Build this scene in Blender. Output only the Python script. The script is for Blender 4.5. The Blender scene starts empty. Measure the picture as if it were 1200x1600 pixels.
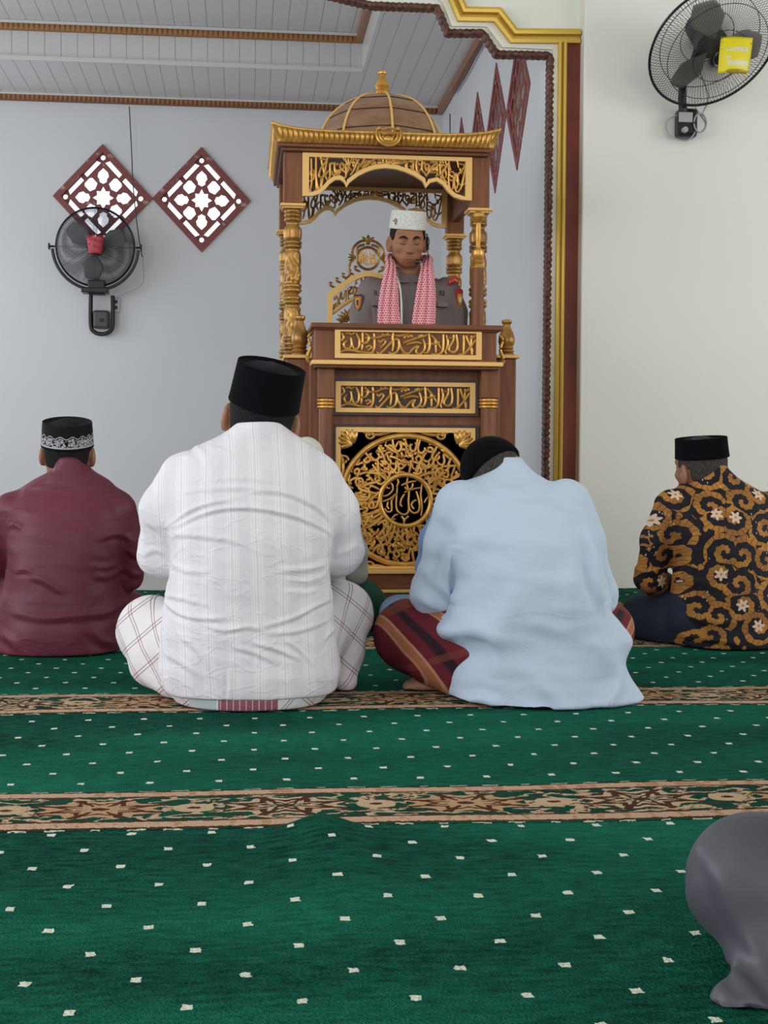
import bpy, bmesh, math, random
import numpy as np
from mathutils import Vector, Matrix

SC = bpy.context.scene
COL = SC.collection
PI = math.pi

# ------------------------------------------------------------------ camera
FOC = 2100.0                       # focal length in pixels of the 1200x1600 frame
CH = 0.64                          # camera height
YAW, PITCH, ROLL = math.radians(5.98), math.radians(2.30), 0.0062
_fw = np.array([math.sin(YAW) * math.cos(PITCH), math.cos(YAW) * math.cos(PITCH), -math.sin(PITCH)])
_rt = np.array([math.cos(YAW), -math.sin(YAW), 0.0])
_up = np.cross(_rt, _fw)
_rt2 = _rt * math.cos(ROLL) + _up * math.sin(ROLL)
_up2 = -_rt * math.sin(ROLL) + _up * math.cos(ROLL)
cam_d = bpy.data.cameras.new('camera'); cam = bpy.data.objects.new('camera', cam_d); COL.objects.link(cam)
cam_d.sensor_fit = 'VERTICAL'; cam_d.sensor_height = 24.0; cam_d.lens = 24.0 * FOC / 1600.0
cam_d.clip_start = 0.05; cam_d.clip_end = 200
M3 = Matrix((tuple(_rt2), tuple(_up2), tuple(-_fw))).transposed()
cam.matrix_world = Matrix.Translation((0, 0, CH)) @ M3.to_4x4()
SC.camera = cam

def ray(px, py):
    return FOC * _fw + (px - 600) * _rt2 - (py - 800) * _up2
def P(px, py, Y):                  # where a line of sight meets the upright plane y = Y
    d = ray(px, py); t = Y / d[1]
    return np.array([d[0] * t, Y, CH + d[2] * t])
def PX(px, py, X):                 # ... the side plane x = X
    d = ray(px, py); t = X / d[0]
    return np.array([X, d[1] * t, CH + d[2] * t])
def F(px, py, z=0.0):              # ... a level plane
    d = ray(px, py); t = (z - CH) / d[2]
    return np.array([d[0] * t, d[1] * t, z])
def W(px, Y, py=700): return float(P(px, py, Y)[0])
def H(py, Y, px=600): return float(P(px, py, Y)[2])

# ------------------------------------------------------------------ light
SC.view_settings.view_transform = 'Standard'
SC.view_settings.look = 'None'
SC.view_settings.gamma = 1
SC.view_settings.use_curve_mapping = False
SC.view_settings.exposure = 0.0
world = bpy.data.worlds.new('daylight'); SC.world = world; world.use_nodes = True
wn = world.node_tree.nodes; wl = world.node_tree.links
bg = wn['Background']; bg.inputs[0].default_value = (0.86, 0.92, 1.0, 1); bg.inputs[1].default_value = 1.6

def area(name, loc, target, sx, sy, power, col):
    l = bpy.data.lights.new(name, 'AREA'); l.shape = 'RECTANGLE'; l.size = sx; l.size_y = sy
    l.energy = power; l.color = col
    o = bpy.data.objects.new(name, l); COL.objects.link(o); o.location = loc
    o.rotation_euler = (Vector(target) - Vector(loc)).to_track_quat('-Z', 'Y').to_euler()
    return o
area('daylight_back_doors', (0.3, -4.3, 1.9), (0.6, 4, 1.3), 5.0, 2.8, 115, (1.0, 0.98, 0.95))
area('daylight_left_windows', (-4.3, 2.2, 1.9), (1.6, 4.6, 1.0), 5.0, 2.2, 155, (0.93, 0.96, 1.0))
area('daylight_right_windows', (6.2, 2.2, 1.9), (1.5, 5.6, 1.2), 5.0, 2.2, 112, (1.0, 0.98, 0.94))
area('daylight_niche_side', (-4.0, 8.4, 1.9), (1.2, 8.6, 1.7), 2.4, 2.0, 50, (0.86, 0.92, 1.0))

# ------------------------------------------------------------------ node helper
class S:
    def __init__(s, nt, sock): s.nt, s.k = nt, sock
    def _m(s, op, b=None, c=None, rev=False):
        n = s.nt.nodes.new('ShaderNodeMath'); n.operation = op
        args = [s, b, c]
        if rev: args = [b, s, c]
        for i, a in enumerate(args):
            if a is None: continue
            if isinstance(a, S): s.nt.links.new(a.k, n.inputs[i])
            else: n.inputs[i].default_value = a
        return S(s.nt, n.outputs[0])
    def __add__(s, b): return s._m('ADD', b)
    __radd__ = __add__
    def __mul__(s, b): return s._m('MULTIPLY', b)
    __rmul__ = __mul__
    def __sub__(s, b): return s._m('SUBTRACT', b)
    def __rsub__(s, b): return s._m('SUBTRACT', b, rev=True)
    def __truediv__(s, b): return s._m('DIVIDE', b)
    def abs(s): return s._m('ABSOLUTE')
    def sin(s): return s._m('SINE')
    def cos(s): return s._m('COSINE')
    def sqrt(s): return s._m('SQRT')
    def frac(s): return s._m('FRACT')
    def floor(s): return s._m('FLOOR')
    def mod(s, b): return s._m('FLOORED_MODULO', b)
    def lt(s, b): return s._m('LESS_THAN', b)
    def gt(s, b): return s._m('GREATER_THAN', b)
    def min(s, b): return s._m('MINIMUM', b)
    def max(s, b): return s._m('MAXIMUM', b)
    def pow(s, b): return s._m('POWER', b)
    def atan2(s, b): return s._m('ARCTAN2', b)
    def clamp(s): return s._m('MAXIMUM', 0.0)._m('MINIMUM', 1.0)
    def step(s, lo, hi):            # smooth 0..1 ramp between lo and hi
        n = s.nt.nodes.new('ShaderNodeMapRange'); n.interpolation_type = 'SMOOTHSTEP'
        s.nt.links.new(s.k, n.inputs[0]); n.inputs[1].default_value = lo; n.inputs[2].default_value = hi
        return S(s.nt, n.outputs[0])

class Mat:
    def __init__(s, name, col=(0.5, 0.5, 0.5), rough=0.6, metal=0.0, spec=0.5, **kw):
        s.m = bpy.data.materials.new(name); s.m.use_nodes = True
        s.nt = s.m.node_tree; s.b = s.nt.nodes['Principled BSDF']
        s.b.inputs['Base Color'].default_value = (*col, 1); s.b.inputs['Roughness'].default_value = rough
        s.b.inputs['Metallic'].default_value = metal; s.b.inputs['Specular IOR Level'].default_value = spec
        for k, v in kw.items(): s.b.inputs[k.replace('_', ' ')].default_value = v
        s.tc = s.nt.nodes.new('ShaderNodeTexCoord'); s._xyz = None
    def node(s, t, **kw):
        n = s.nt.nodes.new(t)
        for k, v in kw.items(): setattr(n, k, v)
        return n
    def xyz(s):
        if s._xyz is None:
            n = s.node('ShaderNodeSeparateXYZ'); s.nt.links.new(s.tc.outputs['Object'], n.inputs[0])
            s._xyz = [S(s.nt, o) for o in n.outputs]
        return s._xyz
    def vec(s, x, y, z):
        n = s.node('ShaderNodeCombineXYZ')
        for i, a in enumerate((x, y, z)):
            if isinstance(a, S): s.nt.links.new(a.k, n.inputs[i])
            else: n.inputs[i].default_value = a
        return n.outputs[0]
    def noise(s, scale=5, detail=3, vec=None, rough=0.5, dist=0.0):
        n = s.node('ShaderNodeTexNoise'); n.inputs['Scale'].default_value = scale
        n.inputs['Detail'].default_value = detail; n.inputs['Roughness'].default_value = rough
        n.inputs['Distortion'].default_value = dist
        s.nt.links.new(vec if vec is not None else s.tc.outputs['Object'], n.inputs['Vector'])
        return S(s.nt, n.outputs['Fac'])
    def voronoi(s, scale=5, vec=None, feature='F1', out='Distance'):
        n = s.node('ShaderNodeTexVoronoi'); n.feature = feature; n.inputs['Scale'].default_value = scale
        s.nt.links.new(vec if vec is not None else s.tc.outputs['Object'], n.inputs['Vector'])
        return S(s.nt, n.outputs[out])
    def mix(s, fac, a, b):
        n = s.node('ShaderNodeMix', data_type='RGBA')
        for inp, v in ((n.inputs[0], fac), (n.inputs[6], a), (n.inputs[7], b)):
            if isinstance(v, S): s.nt.links.new(v.k, inp)
            elif isinstance(v, (int, float)): inp.default_value = v
            elif isinstance(v, tuple): inp.default_value = (*v, 1)
            else: s.nt.links.new(v, inp)
        return n.outputs[2]
    def color(s, c): s.nt.links.new(c, s.b.inputs['Base Color']); return s
    def rough(s, v): s.nt.links.new(v.k, s.b.inputs['Roughness']); return s
    def bump(s, h, strength=0.3, dist=0.01):
        n = s.node('ShaderNodeBump'); n.inputs['Strength'].default_value = strength; n.inputs['Distance'].default_value = dist
        s.nt.links.new(h.k, n.inputs['Height']); s.nt.links.new(n.outputs[0], s.b.inputs['Normal']); return s

def srgb(r, g, b):
    f = lambda c: (c / 255 / 12.92) if c <= 10 else ((c / 255 + 0.055) / 1.055) ** 2.4
    return (f(r), f(g), f(b))

# ------------------------------------------------------------------ object helpers
def tag(o, label=None, cat=None, group=None, kind=None):
    if label: o['label'] = label
    if cat: o['category'] = cat
    if group: o['group'] = group
    if kind: o['kind'] = kind
    return o
def adopt(o, parent):
    if parent is not None:
        o.parent = parent
        o.matrix_parent_inverse = Matrix.Translation(-parent.location)
    return o
def empty(name, loc, label=None, cat=None, group=None):
    o = bpy.data.objects.new(name, None); COL.objects.link(o); o.location = loc; o.empty_display_size = 0.1
    return tag(o, label, cat, group)
def mesh_obj(name, verts, faces, mat, parent=None, smooth=True, origin=None):
    verts = np.asarray(verts, dtype=float)
    org = np.zeros(3) if origin is None else np.asarray(origin, dtype=float)
    me = bpy.data.meshes.new(name); me.from_pydata((verts - org).tolist(), [], [tuple(int(i) for i in f) for f in faces])
    me.update()
    o = bpy.data.objects.new(name, me); COL.objects.link(o)
    o.location = Vector(org)
    if smooth: me.polygons.foreach_set('use_smooth', [True] * len(me.polygons))
    if mat is not None: me.materials.append(mat.m if isinstance(mat, Mat) else mat)
    if parent is not None:
        adopt(o, parent)
    return o
def bevel(o, w=0.004, seg=2):
    m = o.modifiers.new('bevel', 'BEVEL'); m.width = w; m.segments = seg; m.limit_method = 'ANGLE'; m.angle_limit = 0.7
    return o
def sharp(o, ang=35):
    me = o.data
    bm = bmesh.new(); bm.from_mesh(me)
    for e in bm.edges:
        e.smooth = not (len(e.link_faces) == 2 and e.calc_face_angle(0) > math.radians(ang))
    bm.to_mesh(me); bm.free(); return o

def spline(pts, n=6, closed=False):
    p = np.asarray(pts, dtype=float)
    if len(p) < 3 and not closed: 
        t = np.linspace(0, 1, n + 1)[:, None]; return p[0] * (1 - t) + p[-1] * t
    out = []
    N = len(p)
    rng = range(N) if closed else range(N - 1)
    for i in rng:
        if closed: a, b, c, d = p[(i - 1) % N], p[i], p[(i + 1) % N], p[(i + 2) % N]
        else: a, b, c, d = p[max(i - 1, 0)], p[i], p[i + 1], p[min(i + 2, N - 1)]
        for k in range(n):
            t = k / n
            out.append(0.5 * (2 * b + (c - a) * t + (2 * a - 5 * b + 4 * c - d) * t * t + (3 * b - a - 3 * c + d) * t ** 3))
    if not closed: out.append(p[-1])
    return np.array(out)

class MB:
    """collects shapes into one mesh"""
    def __init__(s): s.v = []; s.f = []
    def add(s, v, f):
        b = len(s.v); s.v.extend([tuple(map(float, q)) for q in v]); s.f.extend([tuple(int(i) + b for i in q) for q in f]); return s
    def box(s, x0, x1, y0, y1, z0, z1):
        x0, x1 = min(x0, x1), max(x0, x1); y0, y1 = min(y0, y1), max(y0, y1); z0, z1 = min(z0, z1), max(z0, z1)
        v = [(x, y, z) for z in (z0, z1) for y in (y0, y1) for x in (x0, x1)]
        return s.add(v, [(0, 2, 3, 1), (4, 5, 7, 6), (0, 1, 5, 4), (2, 6, 7, 3), (0, 4, 6, 2), (1, 3, 7, 5)])
    def lathe(s, prof, cx, cy, seg=32, mod=None, axis='z'):
        """prof: (radius, z) pairs; mod(angle, z, r) -> r"""
        n = len(prof); v = []
        for (r, z) in prof:
            for k in range(seg):
                a = 2 * PI * k / seg; rr = mod(a, z, r) if mod else r
                v.append((cx + rr * math.cos(a), cy + rr * math.sin(a), z))
        f = []
        for i in range(n - 1):
            for k in range(seg):
                k2 = (k + 1) % seg
                f.append((i * seg + k, i * seg + k2, (i + 1) * seg + k2, (i + 1) * seg + k))
        f.append(tuple(range(seg - 1, -1, -1))); f.append(tuple((n - 1) * seg + k for k in range(seg)))
        return s.add(v, f)
    def tube(s, pts, r, seg=8, smooth=0, flat=1.0, closed=False, up=(0, 0, 1)):
        """round bar along points; r a number or one radius per point; flat squeezes it along up"""
        p = np.asarray(pts, dtype=float)
        R = np.full(len(p), float(r)) if np.isscalar(r) else np.asarray(r, dtype=float)
        if smooth:
            q = spline(np.column_stack([p, R]), smooth, closed); p, R = q[:, :3], np.maximum(q[:, 3], 1e-4)
        n = len(p)
        if closed: t = np.roll(p, -1, 0) - np.roll(p, 1, 0)
        else: t = np.gradient(p, axis=0)
        t /= np.linalg.norm(t, axis=1)[:, None] + 1e-12
        u = np.array(up, dtype=float); 
        a = np.cross(t, u); bad = np.linalg.norm(a, axis=1) < 1e-3
        a[bad] = np.cross(t[bad], np.array([0.3, 1, 0.1]))
        a /= np.linalg.norm(a, axis=1)[:, None]
        b = np.cross(a, t)
        th = np.linspace(0, 2 * PI, seg, endpoint=False)
        v = (p[:, None, :] + R[:, None, None] * (np.cos(th)[None, :, None] * a[:, None, :] + flat * np.sin(th)[None, :, None] * b[:, None, :])).reshape(-1, 3)
        f = []
        m = n if closed else n - 1
        for i in range(m):
            j = (i + 1) % n
            for k in range(seg):
                k2 = (k + 1) % seg
                f.append((i * seg + k, i * seg + k2, j * seg + k2, j * seg + k))
        if not closed:
            f.append(tuple(range(seg - 1, -1, -1))); f.append(tuple((n - 1) * seg + k for k in range(seg)))
        return s.add(v, f)
    def ball(s, c, r, seg=12, rings=8):
        rx, ry, rz = (r, r, r) if np.isscalar(r) else r
        v = [(c[0], c[1], c[2] - rz)]; f = []
        for i in range(1, rings):
            a = PI * i / rings - PI / 2
            for k in range(seg):
                b = 2 * PI * k / seg
                v.append((c[0] + rx * math.cos(a) * math.cos(b), c[1] + ry * math.cos(a) * math.sin(b), c[2] + rz * math.sin(a)))
        v.append((c[0], c[1], c[2] + rz)); L = len(v) - 1
        for k in range(seg): f.append((0, 1 + (k + 1) % seg, 1 + k)); f.append((L, 1 + (rings - 2) * seg + k, 1 + (rings - 2) * seg + (k + 1) % seg))
        for i in range(rings - 2):
            for k in range(seg):
                k2 = (k + 1) % seg
                f.append((1 + i * seg + k, 1 + i * seg + k2, 1 + (i + 1) * seg + k2, 1 + (i + 1) * seg + k))
        return s.add(v, f)
    def build(s, name, mat, parent=None, smooth=True, bev=0, xf=None, origin=None, ang=35):
        v = np.array(s.v)
        if xf is not None:
            m = np.array(xf); v = v @ m[:3, :3].T + m[:3, 3]
        o = mesh_obj(name, v, s.f, mat, parent, smooth, origin)
        if smooth: sharp(o, ang)
        if bev: bevel(o, bev)
        return o

def plate(outer, holes, thick, bev=0.0, res=3):
    """flat board in (x, z) with holes, thickness along y from 0 to thick; returns verts, faces"""
    cu = bpy.data.curves.new('tmp', 'CURVE'); cu.dimensions = '2D'; cu.fill_mode = 'BOTH'
    cu.extrude = max(thick / 2 - bev, 0.0002); cu.bevel_depth = bev; cu.bevel_resolution = 1 if bev else 0
    cu.offset = -bev
    for loop in [outer] + list(holes):
        sp = cu.splines.new('POLY'); sp.points.add(len(loop) - 1); sp.use_cyclic_u = True
        for i, (x, z) in enumerate(loop): sp.points[i].co = (x, z, 0, 1)
    ob = bpy.data.objects.new('tmp', cu); COL.objects.link(ob)
    dg = bpy.context.evaluated_depsgraph_get(); dg.update()
    me = bpy.data.meshes.new_from_object(ob.evaluated_get(dg))
    v = np.array([q.co[:] for q in me.vertices]); f = [tuple(p.vertices) for p in me.polygons]
    bpy.data.objects.remove(ob); bpy.data.curves.remove(cu); bpy.data.meshes.remove(me)
    # (x, y, z) -> (x, -z, y)
    w = np.column_stack([v[:, 0], -v[:, 2] + thick / 2, v[:, 1]])
    return w, f

def moulding(path, prof, closed=False):
    """sweep a profile along a path in the (x, z) plane. prof: (outward, y) pairs; mitred corners"""
    p = np.asarray(path, dtype=float); n = len(p)
    v = []; f = []
    for i in range(n):
        if closed: a, b = p[i] - p[i - 1], p[(i + 1) % n] - p[i]
        else:
            a = p[i] - p[i - 1] if i else p[1] - p[0]; b = p[i + 1] - p[i] if i < n - 1 else p[i] - p[i - 1]
        a = a / np.linalg.norm(a); b = b / np.linalg.norm(b)
        na, nb = np.array([-a[1], a[0]]), np.array([-b[1], b[0]])
        m = na + nb; m /= np.linalg.norm(m); m /= max(0.35, float(m @ na))
        for (d, y) in prof: v.append((p[i][0] + m[0] * d, y, p[i][1] + m[1] * d))
    k = len(prof)
    for i in range(n if closed else n - 1):
        j = (i + 1) % n
        for q in range(k):
            q2 = (q + 1) % k
            f.append((i * k + q, i * k + q2, j * k + q2, j * k + q))
    if not closed: f.append(tuple(range(k))); f.append(tuple((n - 1) * k + q for q in range(k - 1, -1, -1)))
    return v, f
# ================================================================== materials
def paint(name, col, rough=0.55, bump=0.12):
    m = Mat(name, col, rough)
    n = m.noise(1.3, 4); n2 = m.noise(60, 3)
    m.color(m.mix(n.step(0.3, 0.75) * 0.35, tuple(col), tuple(c * 0.9 for c in col)))
    m.bump(n2 * 0.6 + m.noise(9, 2) * 1.2, bump, 0.004); return m
m_wall = paint('cream_paint', (0.78, 0.75, 0.71))
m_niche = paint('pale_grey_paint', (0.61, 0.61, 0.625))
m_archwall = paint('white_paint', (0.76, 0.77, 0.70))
m_cream = paint('cream_trim', (0.80, 0.77, 0.68), 0.4)
m_goldpaint = Mat('yellow_gold_paint', (0.62, 0.40, 0.06), 0.35, 0.35)
m_goldpaint.bump(m_goldpaint.noise(50, 3), 0.15, 0.003)
m_maroonwall = Mat('red_brown_panel', (0.20, 0.055, 0.035), 0.4, spec=0.25)
_n = m_maroonwall.noise(2.5, 4)
m_maroonwall.color(m_maroonwall.mix(_n.step(0.3, 0.75), (0.25, 0.055, 0.034), (0.15, 0.036, 0.024)))
m_ruffle = Mat('dark_red_carving', (0.10, 0.030, 0.020), 0.5)
m_ruffle.color(m_ruffle.mix(m_ruffle.noise(45, 3).step(0.35, 0.7), (0.05, 0.014, 0.010), (0.16, 0.052, 0.032)))
m_lattice = Mat('red_brown_lattice', (0.19, 0.05, 0.045), 0.55)
_n = m_lattice.noise(18, 4)
m_lattice.color(m_lattice.mix(_n.step(0.62, 0.72), (0.21, 0.050, 0.042), (0.42, 0.26, 0.24)))

# pvc ceiling boards, joints every 11 cm along y
m_pvc = Mat('pvc_boards', (0.52, 0.50, 0.49), 0.28)
X, Y, Z = m_pvc.xyz()
_fr = ((X + 10) / 0.112).frac()
_g = 1 - (_fr - 0.5).abs().step(0.465, 0.492)
m_pvc.color(m_pvc.mix(_g, (0.36, 0.345, 0.345), (0.59, 0.575, 0.575)))
m_pvc.bump(_g, 0.6, 0.004)
m_copper = Mat('copper_brown_trim', (0.26, 0.105, 0.04), 0.45, 0.25)
_fr = ((X * 0 + 0)) if False else None
X, Y, Z = m_copper.xyz()
_w = (((X + Y) / 0.035).frac() - 0.5).abs() + ((Z * 40).sin()) * 0.15
m_copper.color(m_copper.mix(_w.step(0.15, 0.35), (0.36, 0.17, 0.05), (0.15, 0.055, 0.025)))
m_plaincopper = Mat('brown_wood_trim', (0.27, 0.12, 0.055), 0.45)
m_ext = Mat('sunlit_outer_wall', (0.62, 0.50, 0.36), 0.8)
m_ground = Mat('outer_ground', (0.45, 0.42, 0.38), 0.9)

# ================================================================== planes
YR = float(F(985, 918)[1])            # plain wall right of the arch
YA = YR + 0.10                        # wall with the arch
XN = float(P(853, 500, YA)[0]) + 0.05 # right side wall of the niche
YB = float(PX(690, 400, XN)[1])       # back wall of the niche
ZC = float(H(168, YB, 640))           # niche ceiling
ZT = 4.1

fl = MB().box(-5, 7, -4.8, YB + 0.2, -0.12, -0.02).build('floor', Mat('floor_tiles', (0.42, 0.40, 0.36), 0.3), None, False)
tag(fl, kind='structure')

def wall_plate(name, outer, holes, thick, y, mat):
    v, f = plate(outer, holes, thick)
    v[:, 1] += y
    o = mesh_obj(name, v, f, mat, None, False); tag(o, kind='structure'); return o

# arch opening outline, measured on the wall
def c4(cx, cy): return (500 + cx / 2.727, cy / 2.727)
def onA(pts, Yp): return [tuple(P(x, y, Yp)[[0, 2]]) for x, y in pts]
lower = onA([c4(960, 250), c4(745, 245), c4(685, 155), c4(535, 155), c4(490, 48), c4(215, 38)], YA)
mid = onA([c4(983, 215), c4(775, 205), c4(710, 118), c4(560, 115), c4(522, 15), c4(495, -4), c4(120, -22)], YA)
XO = float(P(850.5, 500, YA)[0]); XC = float(P(860, 500, YA)[0]); XG = float(P(865.5, 500, YA)[0])
def arch_path(pts, xr, ztop=3.6, xl=-4.2):
    """right jamb from the floor, up, along the stepped arch, then out of view to the left"""
    q = [(xr, -0.02), (xr, pts[0][1])] + [p for p in pts[1:]]
    last = q[-1]
    q += [(last[0] - 0.25, last[1] + 0.05), (last[0] - 0.35, ztop), (-1.6, ztop)]
    return q
z1 = lower[0][1]
path_lo = arch_path(lower, XO)
opening = path_lo + [(-4.2, 3.6), (-4.2, -0.02)]
outer = [(-5, -0.02), (-5, ZT), (5, ZT), (5, -0.02)]
hole = list(opening)
# the opening reaches the floor: cut it as part of the outline
outline = [(7, -0.02), (7, ZT), (-5, ZT), (-5, -0.02), (-4.2, -0.02), (-4.2, 3.6)] + list(reversed(path_lo))
wall_plate('wall_front', outline, [], 0.03, YA, m_archwall)
o = MB().box(XO, XO + 0.3, YA + 0.03, YA + 0.165, -0.02, lower[0][1] - 0.0).build('wall_front_jamb', m_niche, None, False); tag(o, kind='structure')

# dark red carved edging, cream band, gold moulding : swept along the opening
def shift(path, d):
    p = np.array(path); out = []
    for i in range(len(p)):
        a = p[i] - p[i - 1] if i else p[1] - p[0]; b = p[i + 1] - p[i] if i < len(p) - 1 else p[i] - p[i - 1]
        a = a / np.linalg.norm(a); b = b / np.linalg.norm(b)
        na, nb = np.array([a[1], -a[0]]), np.array([b[1], -b[0]])
        m = na + nb; m /= np.linalg.norm(m); m /= max(0.35, float(m @ na))
        out.append(tuple(p[i] + m * d))
    return out
def resample(path, step):
    p = np.asarray(path, float); out = [p[0]]
    for a, b in zip(p[:-1], p[1:]):
        n = max(1, int(np.linalg.norm(b - a) / step))
        for k in range(1, n + 1): out.append(a + (b - a) * k / n)
    return np.array(out)
rp = resample(path_lo, 0.008)
nn = len(rp); prof = []
tang = np.gradient(rp, axis=0); tang /= np.linalg.norm(tang, axis=1)[:, None]
nor = np.column_stack([tang[:, 1], -tang[:, 0]])          # away from the opening
for _ in range(3): nor[1:-1] = (nor[:-2] + nor[1:-1] + nor[2:]); nor /= np.linalg.norm(nor, axis=1)[:, None]
v = []; f = []; K = 9
for i in range(nn):
    ph = i * 1.75
    for k in range(K):
        a = PI * k / (K - 1)
        w = 0.0185 + 0.0022 * math.sin(ph + 0.9 * math.sin(a * 2))
        c = rp[i] + nor[i] * (0.016 - w * math.cos(a))
        y = YA - 0.002 - 0.022 * math.sin(a) * (1 + 0.22 * math.sin(ph * 1.0 + 1.2 * math.cos(a)) + .15 * math.sin(i * .37))
        v.append((c[0], y if 0 < k < K - 1 else YA + 0.02, c[1]))
for i in range(nn - 1):
    for k in range(K - 1): f.append((i * K + k, i * K + k + 1, (i + 1) * K + k + 1, (i + 1) * K + k))
o = mesh_obj('trim_1', v, f, m_ruffle); tag(o, kind='structure')
# cream band
cq = [(XC - 0.006, -0.02), (XC - 0.006, mid[0][1])] + [tuple(q) for q in mid[1:]]
gl0 = onA([c4(1112, 180), c4(815, 178), c4(745, 88), c4(590, 85), c4(553, -2), c4(520, -70)], YA - 0.05)
cq += [tuple(np.array(gl0[5]) + (0.0, 0.01))] + [tuple(np.array(q) + (0.0, 0.01)) for q in gl0[4:0:-1]] + [(XG + 0.004, gl0[1][1] + 0.01), (XG + 0.004, -0.02)]
v, f = plate(cq, [], 0.02); v[:, 1] += YA - 0.016
o = mesh_obj('trim_2', v, f, m_cream, None, False); tag(o, kind='structure')
# stepped gold moulding over the arch, ends against the pier
gl = onA([c4(1112, 180), c4(815, 178), c4(745, 88), c4(590, 85), c4(553, -2), c4(520, -70)], YA - 0.05)
gp = [(0, 0.0), (0, -0.045), (0.016, -0.050), (0.02, -0.030), (0.034, -0.030), (0.038, -0.060), (0.052, -0.064), (0.06, -0.035), (0.072, -0.035), (0.078, 0.0)]
gl = [tuple(q) for q in gl]
v, f = moulding(gl, [(-a, YA + b + 0.003) for a, b in gp])
o = mesh_obj('trim_3', v, f, m_goldpaint, None, True); sharp(o, 30); tag(o, kind='structure')
zg = gl[0][1]
# upright gold moulding beside the opening and the red-brown panel
x0 = XG; x1 = float(P(879.5, 500, YA)[0])
wd = x1 - x0
v, f = moulding([(x0, -0.02), (x0, zg)], [(-a * wd / 0.078, YA + b - 0.004) for a, b in gp])
v = [(x, y if y < YA - 0.005 else YA + 0.005, z) for x, y, z in v]
o = mesh_obj('trim_4', v, f, m_goldpaint, None, True); sharp(o, 30); tag(o, kind='structure')
x2 = float(P(908, 500, YR)[0])
o = MB().box(x1, x2 + 0.02, YA - 0.02, YA + 0.01, -0.02, zg - 0.002).build('trim_5', m_maroonwall, None, False); tag(o, kind='structure')
# plain wall / pier on the right
o = MB().box(x2, 7, YR, YA + 0.02, -0.02, ZT).build('wall_front_right', m_wall, None, False, 0.006); tag(o, kind='structure')

# ------------------------------------------------------------------ niche behind the arch
CEN = [(161.0, 309.0), (315.0, 312.0)]
wc = [P(x, y, YB) for x, y in CEN]
pitch = float(wc[1][0] - wc[0][0]); HD = pitch / 2 * 1.005      # half diagonal
zdia = float((wc[0][2] + wc[1][2]) / 2)
back_centres = [float(wc[0][0]) + pitch * k for k in (0, 1)]
ts = [PX(721.9, 185, XN), PX(746.8, 142, XN), PX(776.9, 93.5, XN)]
sp_side = float((ts[0][1] - ts[2][1]) / 2)
side_top = float(np.mean([t[2] for t in ts])); bs = [PX(783, 296, XN), PX(817, 256, XN)]
side_bot = float(np.mean([t[2] for t in bs]))
zs = (side_top + side_bot) / 2; HS = (side_top - side_bot) / 2
side_centres = [float(ts[1][1]) + sp_side * k for k in (1, 0, -1, -2)]
print('planes', YR, YA, XN, YB, ZC, 'HD', HD, 'HS', HS, 'sp', sp_side, 'z', zdia, zs, side_centres)
def dia(cx, cz, h, q=1.0): return [(cx - h, cz), (cx, cz + h * q), (cx + h, cz), (cx, cz - h * q)]
HSW = sp_side / 2; QB = 1.07; QS = HS / HSW
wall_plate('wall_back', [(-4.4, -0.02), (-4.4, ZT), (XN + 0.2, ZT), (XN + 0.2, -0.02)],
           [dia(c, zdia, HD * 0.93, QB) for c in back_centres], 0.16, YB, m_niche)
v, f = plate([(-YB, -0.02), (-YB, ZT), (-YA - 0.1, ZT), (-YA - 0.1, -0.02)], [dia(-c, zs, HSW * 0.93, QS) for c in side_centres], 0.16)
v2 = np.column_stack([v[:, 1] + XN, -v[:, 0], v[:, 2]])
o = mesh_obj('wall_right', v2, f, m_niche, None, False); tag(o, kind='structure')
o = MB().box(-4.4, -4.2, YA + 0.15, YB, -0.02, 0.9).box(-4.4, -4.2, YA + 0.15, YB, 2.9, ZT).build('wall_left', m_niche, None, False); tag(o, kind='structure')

# openwork panel: a square on its corner, pattern in unit coordinates along the diagonals
def rot45(pts): 
    c = math.sqrt(0.5); return [((x - y) * c, (x + y) * c) for x, y in pts]
def lattice_holes():
    hs = []
    star = []
    for k in range(16):
        a = PI * k / 8 + PI / 2; r = 0.215 if k % 2 == 0 else 0.135
        if k % 4 == 2: r = 0.185
        star.append((r * math.cos(a), r * math.sin(a)))
    hs.append(star)
    for k in range(4):
        a = k * PI / 2
        pet = [(0.26, 0.0), (0.30, 0.075), (0.35, 0.075), (0.40, 0.115), (0.48, 0.095), (0.565, 0.0), (0.48, -0.095), (0.40, -0.115), (0.35, -0.075), (0.30, -0.075)]
        hs.append([(x * math.cos(a) - y * math.sin(a), x * math.sin(a) + y * math.cos(a)) for x, y in pet])
        a += PI / 4
        pet = [(0.225, 0.0), (0.27, 0.11), (0.42, 0.11), (0.455, 0.07), (0.455, -0.07), (0.42, -0.11), (0.27, -0.11)]
        hs.append([(x * math.cos(a) - y * math.sin(a), x * math.sin(a) + y * math.cos(a)) for x, y in pet])
        for sgn in (1, -1):
            pl = [(x, sgn * y) for x, y in [(0.495, 0.045), (0.585, 0.045), (0.585, 0.40), (0.495, 0.44)]]
            if sgn < 0: pl = pl[::-1]
            hs.append([(x * math.cos(a) - y * math.sin(a), x * math.sin(a) + y * math.cos(a)) for x, y in pl])
        b = k * PI / 2
        cc = (0.755 * math.cos(b), 0.755 * math.sin(b))
        hs.append([(cc[0] + 0.050 * math.cos(t), cc[1] + 0.050 * math.sin(t)) for t in np.linspace(0, 2 * PI, 10, endpoint=False)])
    return hs
LH = lattice_holes()
def ring_plate(h, hi, thick):
    return plate(dia(0, 0, h), [dia(0, 0, hi)], thick)
m_glass = Mat('window_glass', (0.9, 0.95, 0.95), 0.03, Transmission_Weight=1.0, IOR=1.05, Alpha=1.0)
m_sky_glass = None
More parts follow.
